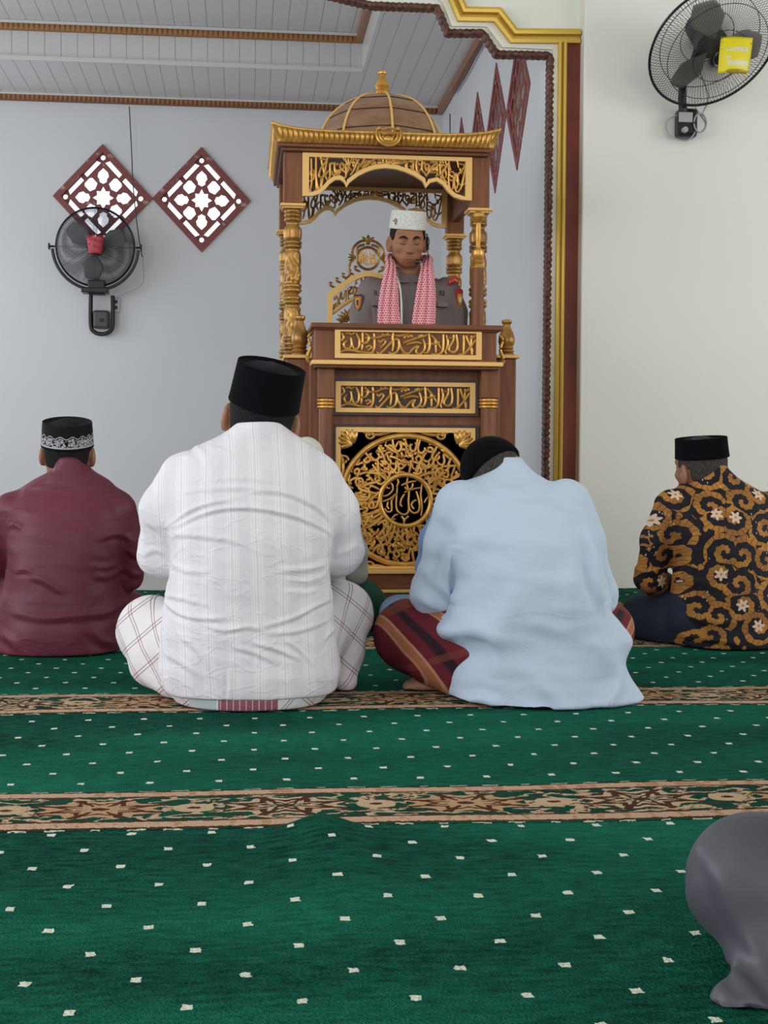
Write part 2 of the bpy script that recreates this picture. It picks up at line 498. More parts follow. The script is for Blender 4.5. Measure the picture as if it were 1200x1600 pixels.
def window(n, place, h, q, th=.016):
    """place maps local (x, y out of the room, z) to the world"""
    v, f = plate(dia(0, 0, h, q), [dia(0, 0, h * 0.84, q)], 0.05 if th > .01 else .030)
    w = place(v - np.array([0, 0.02 if th > .01 else .006, 0]))
    root = mesh_obj('window_%d' % n, w, f, m_lattice, None, False, origin=place(np.array([[0, 0, 0]]))[0]); bevel(root, 0.006)
    tag(root, kind='structure')
    v, f = plate(dia(0, 0, h * 0.86, q), [[(x * h, z * h * q) for x, z in hh] for hh in LH], th)
    mesh_obj('lattice', place(v + np.array([0, 0.01 if th > .01 else -.004, 0])), f, m_lattice, root, False)
    return root
k = 1
for c in back_centres[:4]:
    window(k, lambda v, c=c: np.column_stack([v[:, 0] + c, v[:, 1] + YB, v[:, 2] + zdia]), HD, QB); k += 1
for c in side_centres:
    window(k, lambda v, c=c: np.column_stack([v[:, 1] + XN, -v[:, 0] + c, v[:, 2] + zs]), HSW, QS, .004); k += 1

# bright open air behind the back wall is the sky itself; a neighbour's wall stands off the right side
o = MB().box(XN + 2.2, XN + 2.4, YA + 0.25, YB + 8, -0.3, 5.2).build('outer_wall', m_ext, None, False); tag(o, kind='structure')
o = MB().box(-9, XN + 2.1, YB + 0.3, YB + 9, -0.4, -0.3).build('ground', m_ground, None, False); tag(o, kind='structure')

# stepped ceiling of the niche
zr = ZC
yi = float(F(300, 101, zr)[1]); xi = float(P(566, 118, yi)[0])     # inner edge of the border
yo = YA + 0.55
rise = float(H(62, yi, 560) - zr)
bm_ = MB()
bm_.box(-4.3, XN + 0.1, yi, YB + 0.1, zr, zr + 0.04).box(xi, XN + 0.1, YA + 0.1, yi, zr, zr + 0.04)
o = bm_.build('ceiling', m_pvc, None, False); tag(o, kind='structure')
xl, yl = xi, YA + 0.16
o = MB().box(-4.3, xi, yi, yi + 0.02, zr + 0.0405, zr + rise + 0.03).box(xi, xi + 0.02, yl, yi + 0.02, zr + 0.0405, zr + rise + 0.03)\
    .box(-4.3, xi + 0.02, yl, yi + 0.02, zr + rise + 0.031, zr + rise + 0.05).build('ceiling_recess', m_pvc, None, False); tag(o, kind='structure')
o = MB().box(-4.3, xi, yi - 0.045, yi, zr + rise - 0.03, zr + rise + 0.03).build('trim_6', m_copper, None, False, 0.008); tag(o, kind='structure')
o = MB().box(xi - 0.045, xi, yl, yi - 0.045, zr + rise - 0.03, zr + rise + 0.03).build('trim_7', m_plaincopper, None, False, 0.008); tag(o, kind='structure')
o = MB().box(-4.3, XN - 0.05, YB - 0.05, YB, zr - 0.052, zr + 0.001).build('trim_8', m_copper, None, False, 0.01); tag(o, kind='structure')
o = MB().box(XN - 0.05, XN, yl, YB, zr - 0.052, zr + 0.001).build('trim_9', m_plaincopper, None, False, 0.01); tag(o, kind='structure')
m_whitetrim = Mat('white_plastic_trim', (0.6, 0.59, 0.58), 0.3)
o = MB().box(-4.3, XN - 0.05, YB - 0.065, YB - 0.05, zr - 0.012, zr + 0.001).box(-4.3, xi, yi - 0.06, yi - 0.045, zr + rise + 0.01, zr + rise + 0.03)\
    .box(-4.3, xi, yi - 0.015, yi + 0.001, zr - 0.012, zr + 0.02).build('trim_10', m_whitetrim, None, False, 0.003); tag(o, kind='structure')

# main hall shell around the camera, with wide window openings
o = MB().box(-5, 7, -4.8, YR + 0.3, ZT, ZT + 0.1).build('ceiling_hall', m_archwall, None, False); tag(o, kind='structure')
def side(name, x0, x1):
    b = MB()
    b.box(x0, x1, -4.8, YA, -0.02, 0.75).box(x0, x1, -4.8, YA, 3.05, ZT)
    for y in (-4.8, -2.2, 0.9, 4.3): b.box(x0, x1, y, y + 0.6, 0.75, 3.05)
    b.box(x0, x1, YA - 1.0, YA, 0.75, 3.05)
    o = b.build(name, m_archwall, None, False); tag(o, kind='structure')
side('wall_hall_left', -5.0, -4.85); side('wall_hall_right', 6.85, 7.0)
o = MB().box(-5, -2.6, -4.9, -4.75, -0.02, ZT).box(2.6, 7, -4.9, -4.75, -0.02, ZT).box(-2.6, 2.6, -4.9, -4.75, 3.0, ZT).build('wall_hall_back', m_archwall, None, False); tag(o, kind='structure')
# ================================================================== carpets
Yk = [float(F(600, 1287)[1]), float(F(600, 1107)[1])]
SPC = Yk[1] - Yk[0]
BW = float(F(600, 1229)[1]) - Yk[0]
LY, LX = 0.0914, 0.134
dot0 = F(813.8, 1290)
print('rows', Yk, SPC, 'band', BW, 'dot', dot0)
m_car = Mat('green_pile', (0.0, 0.12, 0.08), 0.95, spec=0.05)
X, Y, Z = m_car.xyz()
# jitter the pattern a little so its edges look woven
_j = m_car.noise(70, 2); _j2 = m_car.noise(85, 2, m_car.vec(X + 3.1, Y, Z))
Xj = X + (_j - 0.5) * 0.010; Yj = Y + (_j2 - 0.5) * 0.012
v_ = (Yj + Y.lt(Yk[0] - .4) * .09 - (Yk[0] - 10 * SPC)) .mod(SPC)                # 0 at the near edge of each row's band
band = v_.lt(BW)
u = (Xj - float(F(730, 1257)[0])) / 0.335
# --- band pattern
vb = v_ / BW                                             # 0..1 across
e = (vb - 0.5).abs() * 2                                 # 1 at the edges
us = X / 0.335
scal = ((us * 2 * PI * 4.5).sin() * 0.022)
stripe = (e + scal * 0.0).gt(0.66) * e.lt(0.93)
dark = ((e - 0.655).abs().lt(0.028)) .max((e - 0.935).abs().lt(0.022))
teeth = e.gt(0.972) * ((us * 2 * PI * 5).sin() + (us * 2 * PI * 1.7).sin() * 0.5).gt(0.25)
cell = ((u + 100.5).frac() - 0.5)                        # -0.5..0.5 around each medallion
alt = ((u + 100.5).floor() / 2).frac().gt(0.25)          # every other medallion differs
px_ = cell * 0.335; py_ = (vb - 0.5) * BW
rr = ((px_ / 1.75).pow(2.0) + (py_ * py_)).sqrt()
th = py_.atan2(px_ / 1.75)
lob = (th * 8).cos() * 0.008
dmain = rr + lob
med = dmain.lt(0.062)
ringd = (dmain - 0.040).abs().lt(0.0045).max((rr).lt(0.010)).max((((th * 8).cos()).lt(-0.75)) * rr.gt(0.02) * dmain.lt(0.062))
small = ((cell.abs() - 0.5).abs() * 0.335 / 1.6).pow(2.0) + py_ * py_
sm = (small.sqrt() + lob * 0.4).lt(0.026); smc = small.sqrt().lt(0.008)
curl_n = m_car.noise(26, 2, m_car.vec(Xj * 0.5, Yj, Z))
curl = (curl_n - 0.5).abs().lt(0.040) * e.lt(0.64) * rr.gt(0.064)
cr2 = (m_car.noise(34, 2, m_car.vec(X * 0.6 + 9, Y, Z)) - 0.5).abs().lt(0.014) * e.lt(0.62)
# --- field
g1 = m_car.noise(1.6, 4, m_car.vec(X * 0.55, Y * 1.6, Z)); g2 = m_car.noise(55, 3, m_car.vec(X * 0.45, Y * 1.5, Z)); g3 = m_car.noise(260, 2)
gfac = (g1.step(0.32, 0.70) * 0.55 + (g2 - .5) * 1.3 + .25 + (g3 - 0.5) * 0.9).clamp()
field = m_car.mix(gfac, (0.0015, 0.026, 0.019), (0.010, 0.150, 0.092))
row = ((Y - float(dot0[1])) / LY)
rj = (Yj - float(dot0[1])) / LY
ri = (rj + 0.5).floor(); ry = (rj - ri) * LY
odd = (ri.mod(2.0))
cx_ = (Xj - float(dot0[0]) - ri * 0.0014) / LX - odd * 0.5
rx = (cx_ - (cx_ + 0.5).floor()) * LX
dotm = rx.abs().lt(0.0066) * ry.abs().lt(0.0078) * (1 - band)
tan = (0.53, 0.37, 0.235); tan2 = (0.46, 0.29, 0.16); dk = (0.085, 0.028, 0.017); ivory = (0.62, 0.58, 0.46)
c = m_car.mix(band, field, m_car.mix(gfac, (0.001, 0.022, 0.016), (0.003, 0.085, 0.052)))
c = m_car.mix(band * curl, c, tan); c = m_car.mix(band * cr2, c, dk)
c = m_car.mix(band * med * (1 - alt), c, tan2)
c = m_car.mix(band * med * alt, c, m_car.mix(((dmain * 260).sin()).gt(-0.1), (0.02, 0.05, 0.03), tan))
c = m_car.mix(band * ringd, c, dk)
c = m_car.mix(band * sm, c, tan); c = m_car.mix(band * smc, c, dk)
c = m_car.mix(band * stripe, c, (0.53, 0.345, 0.235)); c = m_car.mix(band * dark * (g2.gt(0.38)), c, dk)
c = m_car.mix(band * teeth, c, ivory)
edgebl = m_car.noise(40, 2, m_car.vec(X, Y * 0.3, Z)).gt(0.56) * stripe * (e - 0.80).abs().lt(0.09)
c = m_car.mix(band * edgebl, c, (0.42, 0.24, 0.14))
c = m_car.mix(dotm, c, (0.70, 0.70, 0.58))
c = m_car.mix(g3.step(0.35, 0.6) * 0.25, c, m_car.mix(1.0, c, c))
m_car.color(c)
hgt = g2 * 1.0 + g3 * 0.9 + m_car.noise(130, 2) * 0.8 + dotm * 1.0
m_car.bump(hgt, 0.85, 0.006)

def lumps(x, y):
    return 0.0025 * np.sin(x * 3.1 + 1.7 * np.sin(y * 2.3)) * np.sin(y * 4.7 + x) + 0.0015 * np.sin(x * 9 + y * 5)
rp0 = F(499, 1288)
def wrinkle(x, y):
    """the raised fold where the nearest runner meets the next one"""
    t = (rp0[1] - y)                                      # distance from the seam towards the camera
    cx = rp0[0] + 0.02 * np.sin(t * 5) + 0.02 * t
    w = 0.050 + 0.12 * np.clip(t, 0, 2)
    g = np.exp(-((x - cx) / w) ** 2)
    return 0.024 * g * np.exp(-np.clip(t, 0, 9) / 0.34)
labels = ['green dotted carpet runner nearest the camera, with a raised fold at its far edge',
          'green dotted carpet runner whose wide tan border crosses the open floor',
          'green dotted carpet runner with a tan border under the two middle men',
          'green dotted carpet runner under the maroon-robed and batik-shirted men',
          'farthest green carpet runner, reaching the foot of the plain wall']
starts = [-1.6, Yk[0], Yk[1], Yk[1] + SPC, Yk[1] + 2 * SPC]
ends = [Yk[0] - 0.004, Yk[1] - 0.004, Yk[1] + SPC - 0.004, Yk[1] + 2 * SPC - 0.004, YR - 0.005]
for i, (ya, yb) in enumerate(zip(starts, ends)):
    nx = 260 if i < 3 else 80; ny = int((yb - ya) / (0.016 if i < 3 else 0.05))
    xs = np.concatenate([np.linspace(-4.8, -2.5, 24), np.linspace(-2.4, 2.6, nx), np.linspace(2.7, 6.8, 40)]); nx = len(xs); ys = np.linspace(ya, yb, ny)
    XX, YY = np.meshgrid(xs, ys)
    edge = np.minimum(np.clip((YY - ya) / 0.012, 0, 1), np.clip((yb - YY) / 0.012, 0, 1))
    ZZ = lumps(XX, YY) * 0.7 - 0.003 * (1 - edge)
    if i == 0: ZZ = ZZ + wrinkle(XX, YY)
    n = nx * ny
    top = np.column_stack([XX.ravel(), YY.ravel(), ZZ.ravel()]); bot = top.copy(); bot[:, 2] = -0.018
    V = np.vstack([top, bot]); Fc = []
    for a in range(ny - 1):
        for b in range(nx - 1): Fc.append((a * nx + b, a * nx + b + 1, (a + 1) * nx + b + 1, (a + 1) * nx + b))
    def wallf(i0, i1): Fc.append((i0, i0 + n, i1 + n, i1))
    for b in range(nx - 1): wallf(b, b + 1) ; wallf((ny - 1) * nx + b + 1, (ny - 1) * nx + b)
    for a in range(ny - 1): wallf((a + 1) * nx, a * nx); wallf(a * nx + nx - 1, (a + 1) * nx + nx - 1)
    Fc = [tuple(reversed(q)) if k >= (nx - 1) * (ny - 1) else q for k, q in enumerate(Fc)]
    o = mesh_obj('carpet_runner', V, Fc, m_car, None, True); sharp(o, 50)
    tag(o, labels[i], 'carpet', 'prayer carpet runners')
# ================================================================== pulpit
def wood(name, c1, c2, rough=0.32, axis='z', spec=0.5):
    m = Mat(name, c1, rough, spec=spec); X, Y, Z = m.xyz()
    if axis == 'z': v = m.vec(X * 9, Y * 9, Z * 0.8)
    else: v = m.vec(X * 0.8, Y * 9, Z * 9)
    n = m.noise(3.5, 5, v, 0.6, 0.6); n2 = m.noise(22, 3, v)
    fac = (n.step(0.33, 0.68) * 0.8 + n2 * 0.3).clamp()
    m.color(m.mix(fac, c2, c1)); m.bump(n2, 0.08, 0.002); return m
m_wood = wood('brown_varnished_wood', (0.235, 0.092, 0.042), (0.140, 0.048, 0.021), rough=0.42, spec=0.2)
m_woodh = wood('brown_varnished_wood_rail', (0.205, 0.080, 0.038), (0.125, 0.043, 0.020), rough=0.42, axis='x', spec=0.2)
m_wooddark = wood('dark_back_board', (0.045, 0.015, 0.010), (0.028, 0.009, 0.006), 0.5)
m_gold = Mat('gold_paint', (0.46, 0.245, 0.055), 0.34, 0.55)
_n = m_gold.noise(30, 3)
m_gold.color(m_gold.mix(_n.step(0.3, 0.7), (0.66, 0.36, 0.085), (0.48, 0.235, 0.045)))
m_gold.bump(m_gold.noise(90, 2), 0.12, 0.002)
m_goldflat = Mat('pale_gold_frame', (0.74, 0.44, 0.14), 0.45, 0.15)
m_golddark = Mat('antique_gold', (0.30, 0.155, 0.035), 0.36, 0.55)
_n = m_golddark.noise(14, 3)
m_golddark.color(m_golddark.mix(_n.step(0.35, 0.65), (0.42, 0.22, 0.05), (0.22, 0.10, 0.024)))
m_domewood = wood('dome_planks', (0.29, 0.155, 0.085), (0.19, 0.095, 0.05), axis='x')

Y0, Y1, Y2, Y3, Y4 = 5.40, 5.47, 5.62, 5.75, 6.42
def rc(x0, y0, x1, y1, Yp):
    """two picture corners -> (X0, X1, Z0, Z1) on the plane y = Yp"""
    ym, xm = (y0 + y1) / 2, (x0 + x1) / 2
    return float(P(x0, ym, Yp)[0]), float(P(x1, ym, Yp)[0]), float(P(xm, y1, Yp)[2]), float(P(xm, y0, Yp)[2])
XM = W(608, Y3, 300)
minbar = empty('minbar_pulpit', (W(632, Y0), (Y0 + Y4) / 2, 0.0),
               'tall carved wooden pulpit with gold openwork panels, domed canopy and front lectern', 'pulpit')
def part(mb, name, mat, parent=minbar, bev=0.0025, smooth=False, **k):
    return mb.build(name, mat, parent, smooth, bev, **k)

# ---------------------------------------------------------------- calligraphy strokes
def strokes_mesh(strokes, to3, rad, flat=0.8, seg=8, sm=4, taper=True, relief=0.0):
    """strokes in picture-like coordinates -> one mesh of bars. to3 maps (x, y, lift) to the world"""
    mb = MB(); rnd = random.Random(3)
    for i, st in enumerate(strokes):
        q = spline([(x, y) for x, y in st], sm) if len(st) > 2 else np.array(st, float)
        lift = rnd.uniform(0, relief)
        p = np.array([to3(x, y, lift) for x, y in q])
        n = len(p); t = np.linspace(0, 1, n)
        r = rad * (0.62 + 0.38 * np.sin(PI * np.clip(t * 0.9 + 0.1, 0, 1)) ** 0.6 if taper else np.ones(n))
        mb.tube(p, r, seg, 0, flat, up=(0, 1, 0))
    return mb
SHAHADA = [[(1042, 75), (1038, 150), (1046, 225), (1052, 238)], [(1075, 110), (1030, 180), (978, 235), (940, 238)], [(1000, 75), (1015, 125), (1055, 210)],
 [(980, 75), (982, 150), (980, 225)], [(925, 70), (935, 150), (925, 205), (895, 218), (868, 195), (888, 150), (905, 130)], [(905, 70), (898, 130), (845, 205), (852, 235)],
 [(850, 75), (862, 135), (848, 205)], [(825, 70), (826, 160), (818, 215), (790, 238), (735, 238)], [(730, 75), (765, 115), (812, 190)], [(765, 110), (768, 160), (770, 225)],
 [(715, 65), (722, 150), (716, 200), (700, 228), (676, 222)], [(670, 110), (686, 160), (680, 205), (645, 240), (618, 215), (636, 172), (600, 192), (560, 236), (515, 230)],
 [(520, 150), (610, 110), (705, 80)], [(545, 160), (620, 140), (665, 152)], [(700, 152), (770, 150), (800, 135)], [(530, 108), (545, 80), (562, 100), (578, 78), (590, 95)],
 [(636, 78), (650, 95), (662, 76), (676, 94), (695, 72)], [(445, 65), (440, 110), (446, 160), (440, 218)], [(455, 85), (500, 88), (570, 62)],
 [(322, 225), (345, 240), (385, 200), (440, 135), (478, 115), (490, 160), (478, 215), (440, 238), (408, 226)], [(490, 135), (500, 180), (530, 225), (565, 238)],
 [(300, 70), (305, 150), (298, 212), (270, 235)], [(50, 232), (85, 215), (135, 214), (210, 230), (300, 234)], [(232, 108), (320, 108), (372, 88), (430, 82)],
 [(330, 125), (350, 142), (372, 125), (386, 145), (352, 192)], [(215, 65), (214, 150), (210, 212)], [(235, 72), (262, 105), (244, 150), (205, 152)],
 [(165, 70), (190, 130), (184, 190), (152, 202), (136, 160)], [(125, 108), (132, 165), (112, 200), (80, 192), (74, 156), (100, 138), (62, 168)],
 [(58, 72), (72, 110), (52, 140)], [(88, 82), (108, 70), (130, 84), (152, 66)], [(240, 192), (264, 176), (282, 192), (252, 212)], [(1030, 100), (1060, 88), (1068, 70)], [(868, 98), (900, 100)], [(360, 70), (382, 84), (405, 66)]]
def text_panel(px, back, pname='carved_text_panel', Yp=Y1):
    """framed carved script panel; px = frame rectangle in the picture"""
    x0, x1, z0, z1 = rc(*px, Yp)
    b = 0.022
    fr = MB()
    v, f = plate([(x0, z0), (x0, z1), (x1, z1), (x1, z0)], [[(x0 + b, z0 + b * 0.8), (x0 + b, z1 - b * 0.8), (x1 - b, z1 - b * 0.8), (x1 - b, z0 + b * 0.8)]], 0.018)
    v[:, 1] += Yp - 0.012
    fo = mesh_obj(pname, v, f, m_goldflat, minbar, False, origin=((x0 + x1) / 2, Yp, (z0 + z1) / 2)); bevel(fo, 0.002)
    ix0, ix1, iz0, iz1 = x0 + b - 0.001, x1 - b + 0.001, z0 + b * 0.8 - 0.001, z1 - b * 0.8 + 0.001
    bo = MB().box(ix0, ix1, Yp + 0.006, Yp + 0.012, iz0, iz1).build('back_board', back, fo, False)
    def to3(x, y, l): return (ix0 + (x - 45) / (1078 - 45) * (ix1 - ix0), Yp + 0.003 - l, iz1 - (y - 58) / (245 - 58) * (iz1 - iz0))
    strokes_mesh(SHAHADA, to3, 0.0057, 0.9, relief=0.006).build('arabic_lettering', m_gold, fo)
    return fo

GLY = [[[(.5, 1), (.46, .5), (.5, 0)]],
       [[(.85, 1), (.88, .4), (.7, .05), (.35, .02), (.15, .35), (.3, .5)]],
       [[(.2, .45), (.5, .75), (.8, .55), (.5, .35), (.25, .5)], [(.8, .55), (.7, .15), (.1, 0)]],
       [[(1, .5), (.9, .2), (.75, .45), (.62, .2), (.48, .45), (.35, .12), (.1, .1), (0, .4)], [(.5, .95), (.6, .8), (.75, .95)]],
       [[(.2, .9), (.8, .82), (.3, .45), (.2, .12), (.6, 0), (.95, .15)]],
       [[(0, .1), (.35, .25), (.75, .7), (1, .95)], [(.2, .8), (.35, .65), (.5, .8)]],
       [[(.9, .1), (.45, .08), (.2, .35), (.45, .62), (.72, .4), (.5, .15)], [(.6, 1), (.75, .8)]],
       [[(.3, 1), (.3, .2), (.5, 0), (.8, .1), (.85, .45), (.65, .5)]],
       [[(.1, 1), (.5, .45), (.9, 0)], [(.9, 1), (.6, .5), (.35, .3), (.2, 0)]],
       [[(.3, .95), (.35, .3), (.2, .05)], [(.7, 1), (.72, .4), (.9, .02)]]]
def scribe(n, seed, w=1.25, order=None):
    """a line of letter-like strokes; x 0..1 over the line, y 0..1 over its height"""
    r = random.Random(seed); out = []; last = -1
    for i in range(n):
        g = r.randrange(len(GLY))
        while g == last: g = r.randrange(len(GLY))
        last = g
        lo = r.choice([0, 0, 0, .3]); hi = r.choice([1, 1, 1, .75])
        for st in GLY[g]: out.append([((i + (x - .5) * w + .5) / n, lo + y * (hi - lo)) for x, y in st])
        if r.random() < .35:
            cx, cy = (i + r.random()) / n, r.uniform(.55, .95)
            out.append([(cx - .22 / n, cy), (cx, cy + .10), (cx + .22 / n, cy)])
    return out

# ---------------------------------------------------------------- lectern front
base = MB()
a0, a1, az0, az1 = rc(494, 880, 781, 905, Y1)
bx0, bx1 = W(494, Y0), W(781, Y0)
part(MB().box(bx0 + 0.01, bx1 - 0.01, Y1 + 0.012, Y1 + 0.034, 0.10, H(512, Y1)), 'front_board', m_wood)
part(MB().box(bx0 - 0.03, bx1 + 0.03, Y0 - 0.06, Y4 + 0.10, 0.02, 0.10).box(bx0 - 0.015, bx1 + 0.015, Y0 - 0.045, Y4 + 0.08, 0.004, 0.03), 'base', m_woodh, bev=0.006)
part(MB().box(bx0 - 0.035, bx1 + 0.035, Y0 - 0.068, Y0 - 0.045, 0.100, 0.112), 'base_moulding', m_goldflat)
part(MB().box(bx0 - 0.02, bx1 + 0.02, Y0 - 0.035, Y1 + 0.03, 0.10, 0.175), 'plinth', m_woodh, bev=0.005)
part(MB().box(bx0 - 0.03, bx1 + 0.03, Y0 - 0.05, Y1, 0.175, 0.19), 'plinth_moulding', m_goldflat)
# top box with its shelf
x0, x1, z0, z1 = rc(492, 513, 776, 566, Y0 - 0.03)
part(MB().box(x0, x1, Y0 - 0.03, Y2 + 0.02, z0, z1), 'lectern_box', m_wood, bev=0.004)
tx0, tx1, tz0, tz1 = rc(486, 506, 787, 514, Y0 - 0.06)
part(MB().box(tx0, tx1, Y0 - 0.06, Y2 + 0.06, tz0, tz1).box(tx0 + .012, tx1 - .012, Y0 - 0.05, Y2 + 0.05, tz0 - .006, tz0 + .002), 'lectern_top', m_woodh, bev=0.004)
lx0, lx1, lz0, lz1 = rc(487, 564, 786, 571, Y0 - 0.055)
part(MB().box(lx0, lx1, Y0 - 0.06, Y2 + 0.02, lz0, lz1), 'lectern_ledge', m_goldflat, bev=0.003)
part(MB().box(lx0 + .012, lx1 - .012, Y0 - 0.045, Y2, lz0 - 0.012, lz0), 'ledge_moulding', m_woodh, bev=0.003)
tp = text_panel((523, 513, 752, 561), m_wood, Yp=Y0 - 0.034)
tp = text_panel((524, 597, 742, 645), m_wooddark, Yp=Y1)
# mouldings around the recessed panels
def frame_lip(px, Yp):
    x0, x1, z0, z1 = rc(*px, Yp)
    v, f = plate([(x0 - .012, z0 - .012), (x0 - .012, z1 + .012), (x1 + .012, z1 + .012), (x1 + .012, z0 - .012)], [[(x0, z0), (x0, z1), (x1, z1), (x1, z0)]], 0.03)
    v[:, 1] += Yp - 0.016
    bevel(mesh_obj('panel_moulding', v, f, m_wooddark, minbar, False), 0.004)
frame_lip((524, 597, 742, 645), Y1); frame_lip((524, 668, 742, 893), Y1)
# side pilasters: square block, gold rings, round shaft
for (pa, pb) in ((497, 523), (752, 780)):
    x0, x1, zb, zt = rc(pa, 571, pb, 622, Y0); cx = (x0 + x1) / 2; w = x1 - x0
    part(MB().box(x0, x1, Y0, Y0 + w, zb, zt), 'pilaster_block', m_wood, bev=0.004)
    zr0, zr1 = H(638, Y0, pa), zb
    pr = [(w * .42, zr0)]; 
    for k in range(3):
        zc = zr0 + (k + .5) * (zr1 - zr0) / 3; h = (zr1 - zr0) / 6
        pr += [(w * (.42 + .12 * math.sin(t)), zc - h * math.cos(t)) for t in np.linspace(0, PI, 6)]
    part(MB().lathe(pr, cx, Y0 + w / 2, 28), 'pilaster_ring', m_gold, bev=0, smooth=True)
    part(MB().lathe([(w * .46, 0.19), (w * .42, 0.21), (w * .42, zr0)], cx, Y0 + w / 2, 24, mod=lambda a, z, r: r * (1 + .03 * math.cos(a * 10))), 'pilaster_shaft', m_wood, bev=0, smooth=True)
# side boxes behind the lectern, with ledge and vase finial
def vase(cx, cy, z, h, r, parent, name='vase_finial'):
    pr = [(r * .95, 0), (r * .98, .05), (r * .86, .075), (r * .70, .09), (r * .86, .11), (r * .92, .135), (r * .86, .16), (r * .66, .175), (r * .80, .20), (r * .86, .22), (r * .78, .24), (r * .74, .26),
          (r * .9, .31), (r * 1.0, .40), (r * .97, .50), (r * .80, .62), (r * .60, .72), (r * .46, .80), (r * .42, .85), (r * .56, .88), (r * .64, .92), (r * .60, .965), (r * .35, .99), (.001, 1.0)]
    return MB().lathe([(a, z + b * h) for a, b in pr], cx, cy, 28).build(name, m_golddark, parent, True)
sb = [(447, 484), (777, 805)]
for i, (pa, pb) in enumerate(sb):
    x0, x1, _, zt = rc(pa, 560, pb, 900, Y2)
    part(MB().box(x0, x1, Y2, Y4 + 0.05, 0.10, zt), 'side_wall', m_wood, bev=0.005)
    part(MB().box(x0 - .012, x1 + .012, Y2 - 0.02, Y4 + 0.07, zt, zt + 0.014), 'side_ledge', m_goldflat, bev=0.003)
    cxp = 468 if i == 0 else 790
    hh = H(491, Y2 + .04, cxp) - zt - 0.014 if i == 0 else H(498, Y2 + .04, cxp) - zt - 0.014
    vase(W(cxp, Y2 + .05), Y2 + 0.05, zt + 0.0125, hh, 0.036, minbar)
for pa in (489, 779):
    xx, xy = (W(484, Y1, 700), W(498, Y1, 700)) if pa < 600 else (W(770, Y1, 700), W(781, Y1, 700))
    part(MB().box(xx, xy, Y1 + .005, Y2 + .02, .10, H(566, Y1)), 'lectern_side', m_wood)
# gold scroll brackets beside the lectern
for px, s in ((487, -1), (780, 1)):
    bx = W(px, Y0 + .1); z_ = H(566, Y0 + .1)
    pts = [(bx, Y0 + .12, z_ - .01), (bx + s * .018, Y0 + .12, z_ + .015), (bx + s * .004, Y0 + .12, z_ + .06), (bx + s * .014, Y0 + .12, z_ + .10), (bx - s * .002, Y0 + .12, z_ + .12)]
    MB().tube(pts, [.006, .009, .007, .006, .004], 8, 5).build('scroll_bracket', m_gold, minbar)

# ---------------------------------------------------------------- round openwork panel
x0, x1, z0, z1 = rc(524, 668, 741, 892, Y1)
b = 0.020
v, f = plate([(x0, z0), (x0, z1), (x1, z1), (x1, z0)], [[(x0 + b, z0 + b), (x0 + b, z1 - b), (x1 - b, z1 - b), (x1 - b, z0 + b)]], 0.02)
v[:, 1] += Y1 - 0.014
roundp = mesh_obj('round_openwork_panel', v, f, m_goldflat, minbar, False, origin=((x0 + x1) / 2, Y1, (z0 + z1) / 2)); bevel(roundp, 0.002)
MB().box(x0 + b - .001, x1 - b + .001, Y1 + .012, Y1 + .018, z0 + b - .001, z1 - b + .001).build('back_board', m_wooddark, roundp, False)
cxr, czr = (x0 + x1) / 2, (z0 + z1) / 2 - 0.004
RO = (x1 - x0) / 2 - b * 0.55; RI = RO * 0.385
def annulus(name, r0, r1, yo, mat):
    pr = [(r0, yo + .012), (r0, yo), ((r0 + r1) / 2, yo - .006), (r1, yo), (r1, yo + .012)]
    v = []; f = []; n = 96
    for k in range(n):
        a = 2 * PI * k / n
        for r, y in pr: v.append((cxr + r * math.cos(a), y, czr + r * math.sin(a)))
    for k in range(n):
        k2 = (k + 1) % n
        for q in range(4): f.append((k * 5 + q, k * 5 + q + 1, k2 * 5 + q + 1, k2 * 5 + q))
    return mesh_obj(name, v, f, mat, roundp, True)
annulus('outer_ring', RO * 0.915, RO * 1.0, Y1 - .010, m_gold); annulus('inner_ring', RI * 0.90, RI * 1.08, Y1 - .012, m_gold)
st = []
r_in, r_out = RI * 1.06, RO * .925
for lo, hi, n, seed in ((0.0, .38, 24, 5), (.31, .70, 32, 9), (.64, 1.0, 42, 14), (.12, .58, 20, 31), (.48, .92, 26, 47)):
    for s_ in scribe(n, seed, 1.3):
        st.append([(x, lo + y * (hi - lo)) for x, y in s_])
for k in range(44):                                            # long rays at left and below, as carved
    t = (k + .3) / 44
    if 0.45 < t < 0.60 or 0.66 < t < 0.80 or k % 4 == 0: st.append([(t, 0), (t + .004, .3), (t - .001, .62)])
def ringmap(x, y, l):
    a = 2 * PI * x; r = r_in + (r_out - r_in) * y
    return (cxr + r * math.cos(a), Y1 + .001 - l, czr + r * math.sin(a))
strokes_mesh(st, ringmap, 0.0062, 0.9, 6, 3, relief=0.014).build('arabic_ring_lettering', m_gold, roundp)
# central word, traced in the frame 318..905 x 155..765
CW = [[(820, 255), (805, 400), (822, 560), (808, 655)], [(745, 345), (775, 440), (790, 540), (770, 605), (715, 620), (670, 585), (655, 540)], [(640, 170), (628, 260), (655, 350), (650, 470), (655, 590), (610, 640), (540, 620), (500, 560), (500, 430), (510, 290)],
      [(600, 380), (560, 450), (550, 520), (575, 535)], [(750, 455), (705, 480), (690, 530), (720, 570)], [(480, 400), (440, 470), (440, 590), (385, 605), (350, 560)], [(395, 480), (385, 540), (410, 570)],
      [(330, 475), (420, 440), (500, 370)], [(325, 410), (400, 390), (455, 320), (430, 245), (370, 270), (390, 310), (420, 300)], [(600, 360), (700, 320), (800, 300)], [(600, 290), (640, 330), (690, 300), (700, 245)], [(560, 270), (660, 230), (750, 215)],
      [(560, 660), (590, 700), (598, 760)], [(655, 660), (610, 700), (598, 740)], [(440, 700), (480, 650), (520, 640)], [(440, 700), (490, 700)], [(850, 490), (870, 450), (900, 410)], [(510, 190), (520, 240), (500, 290)]]
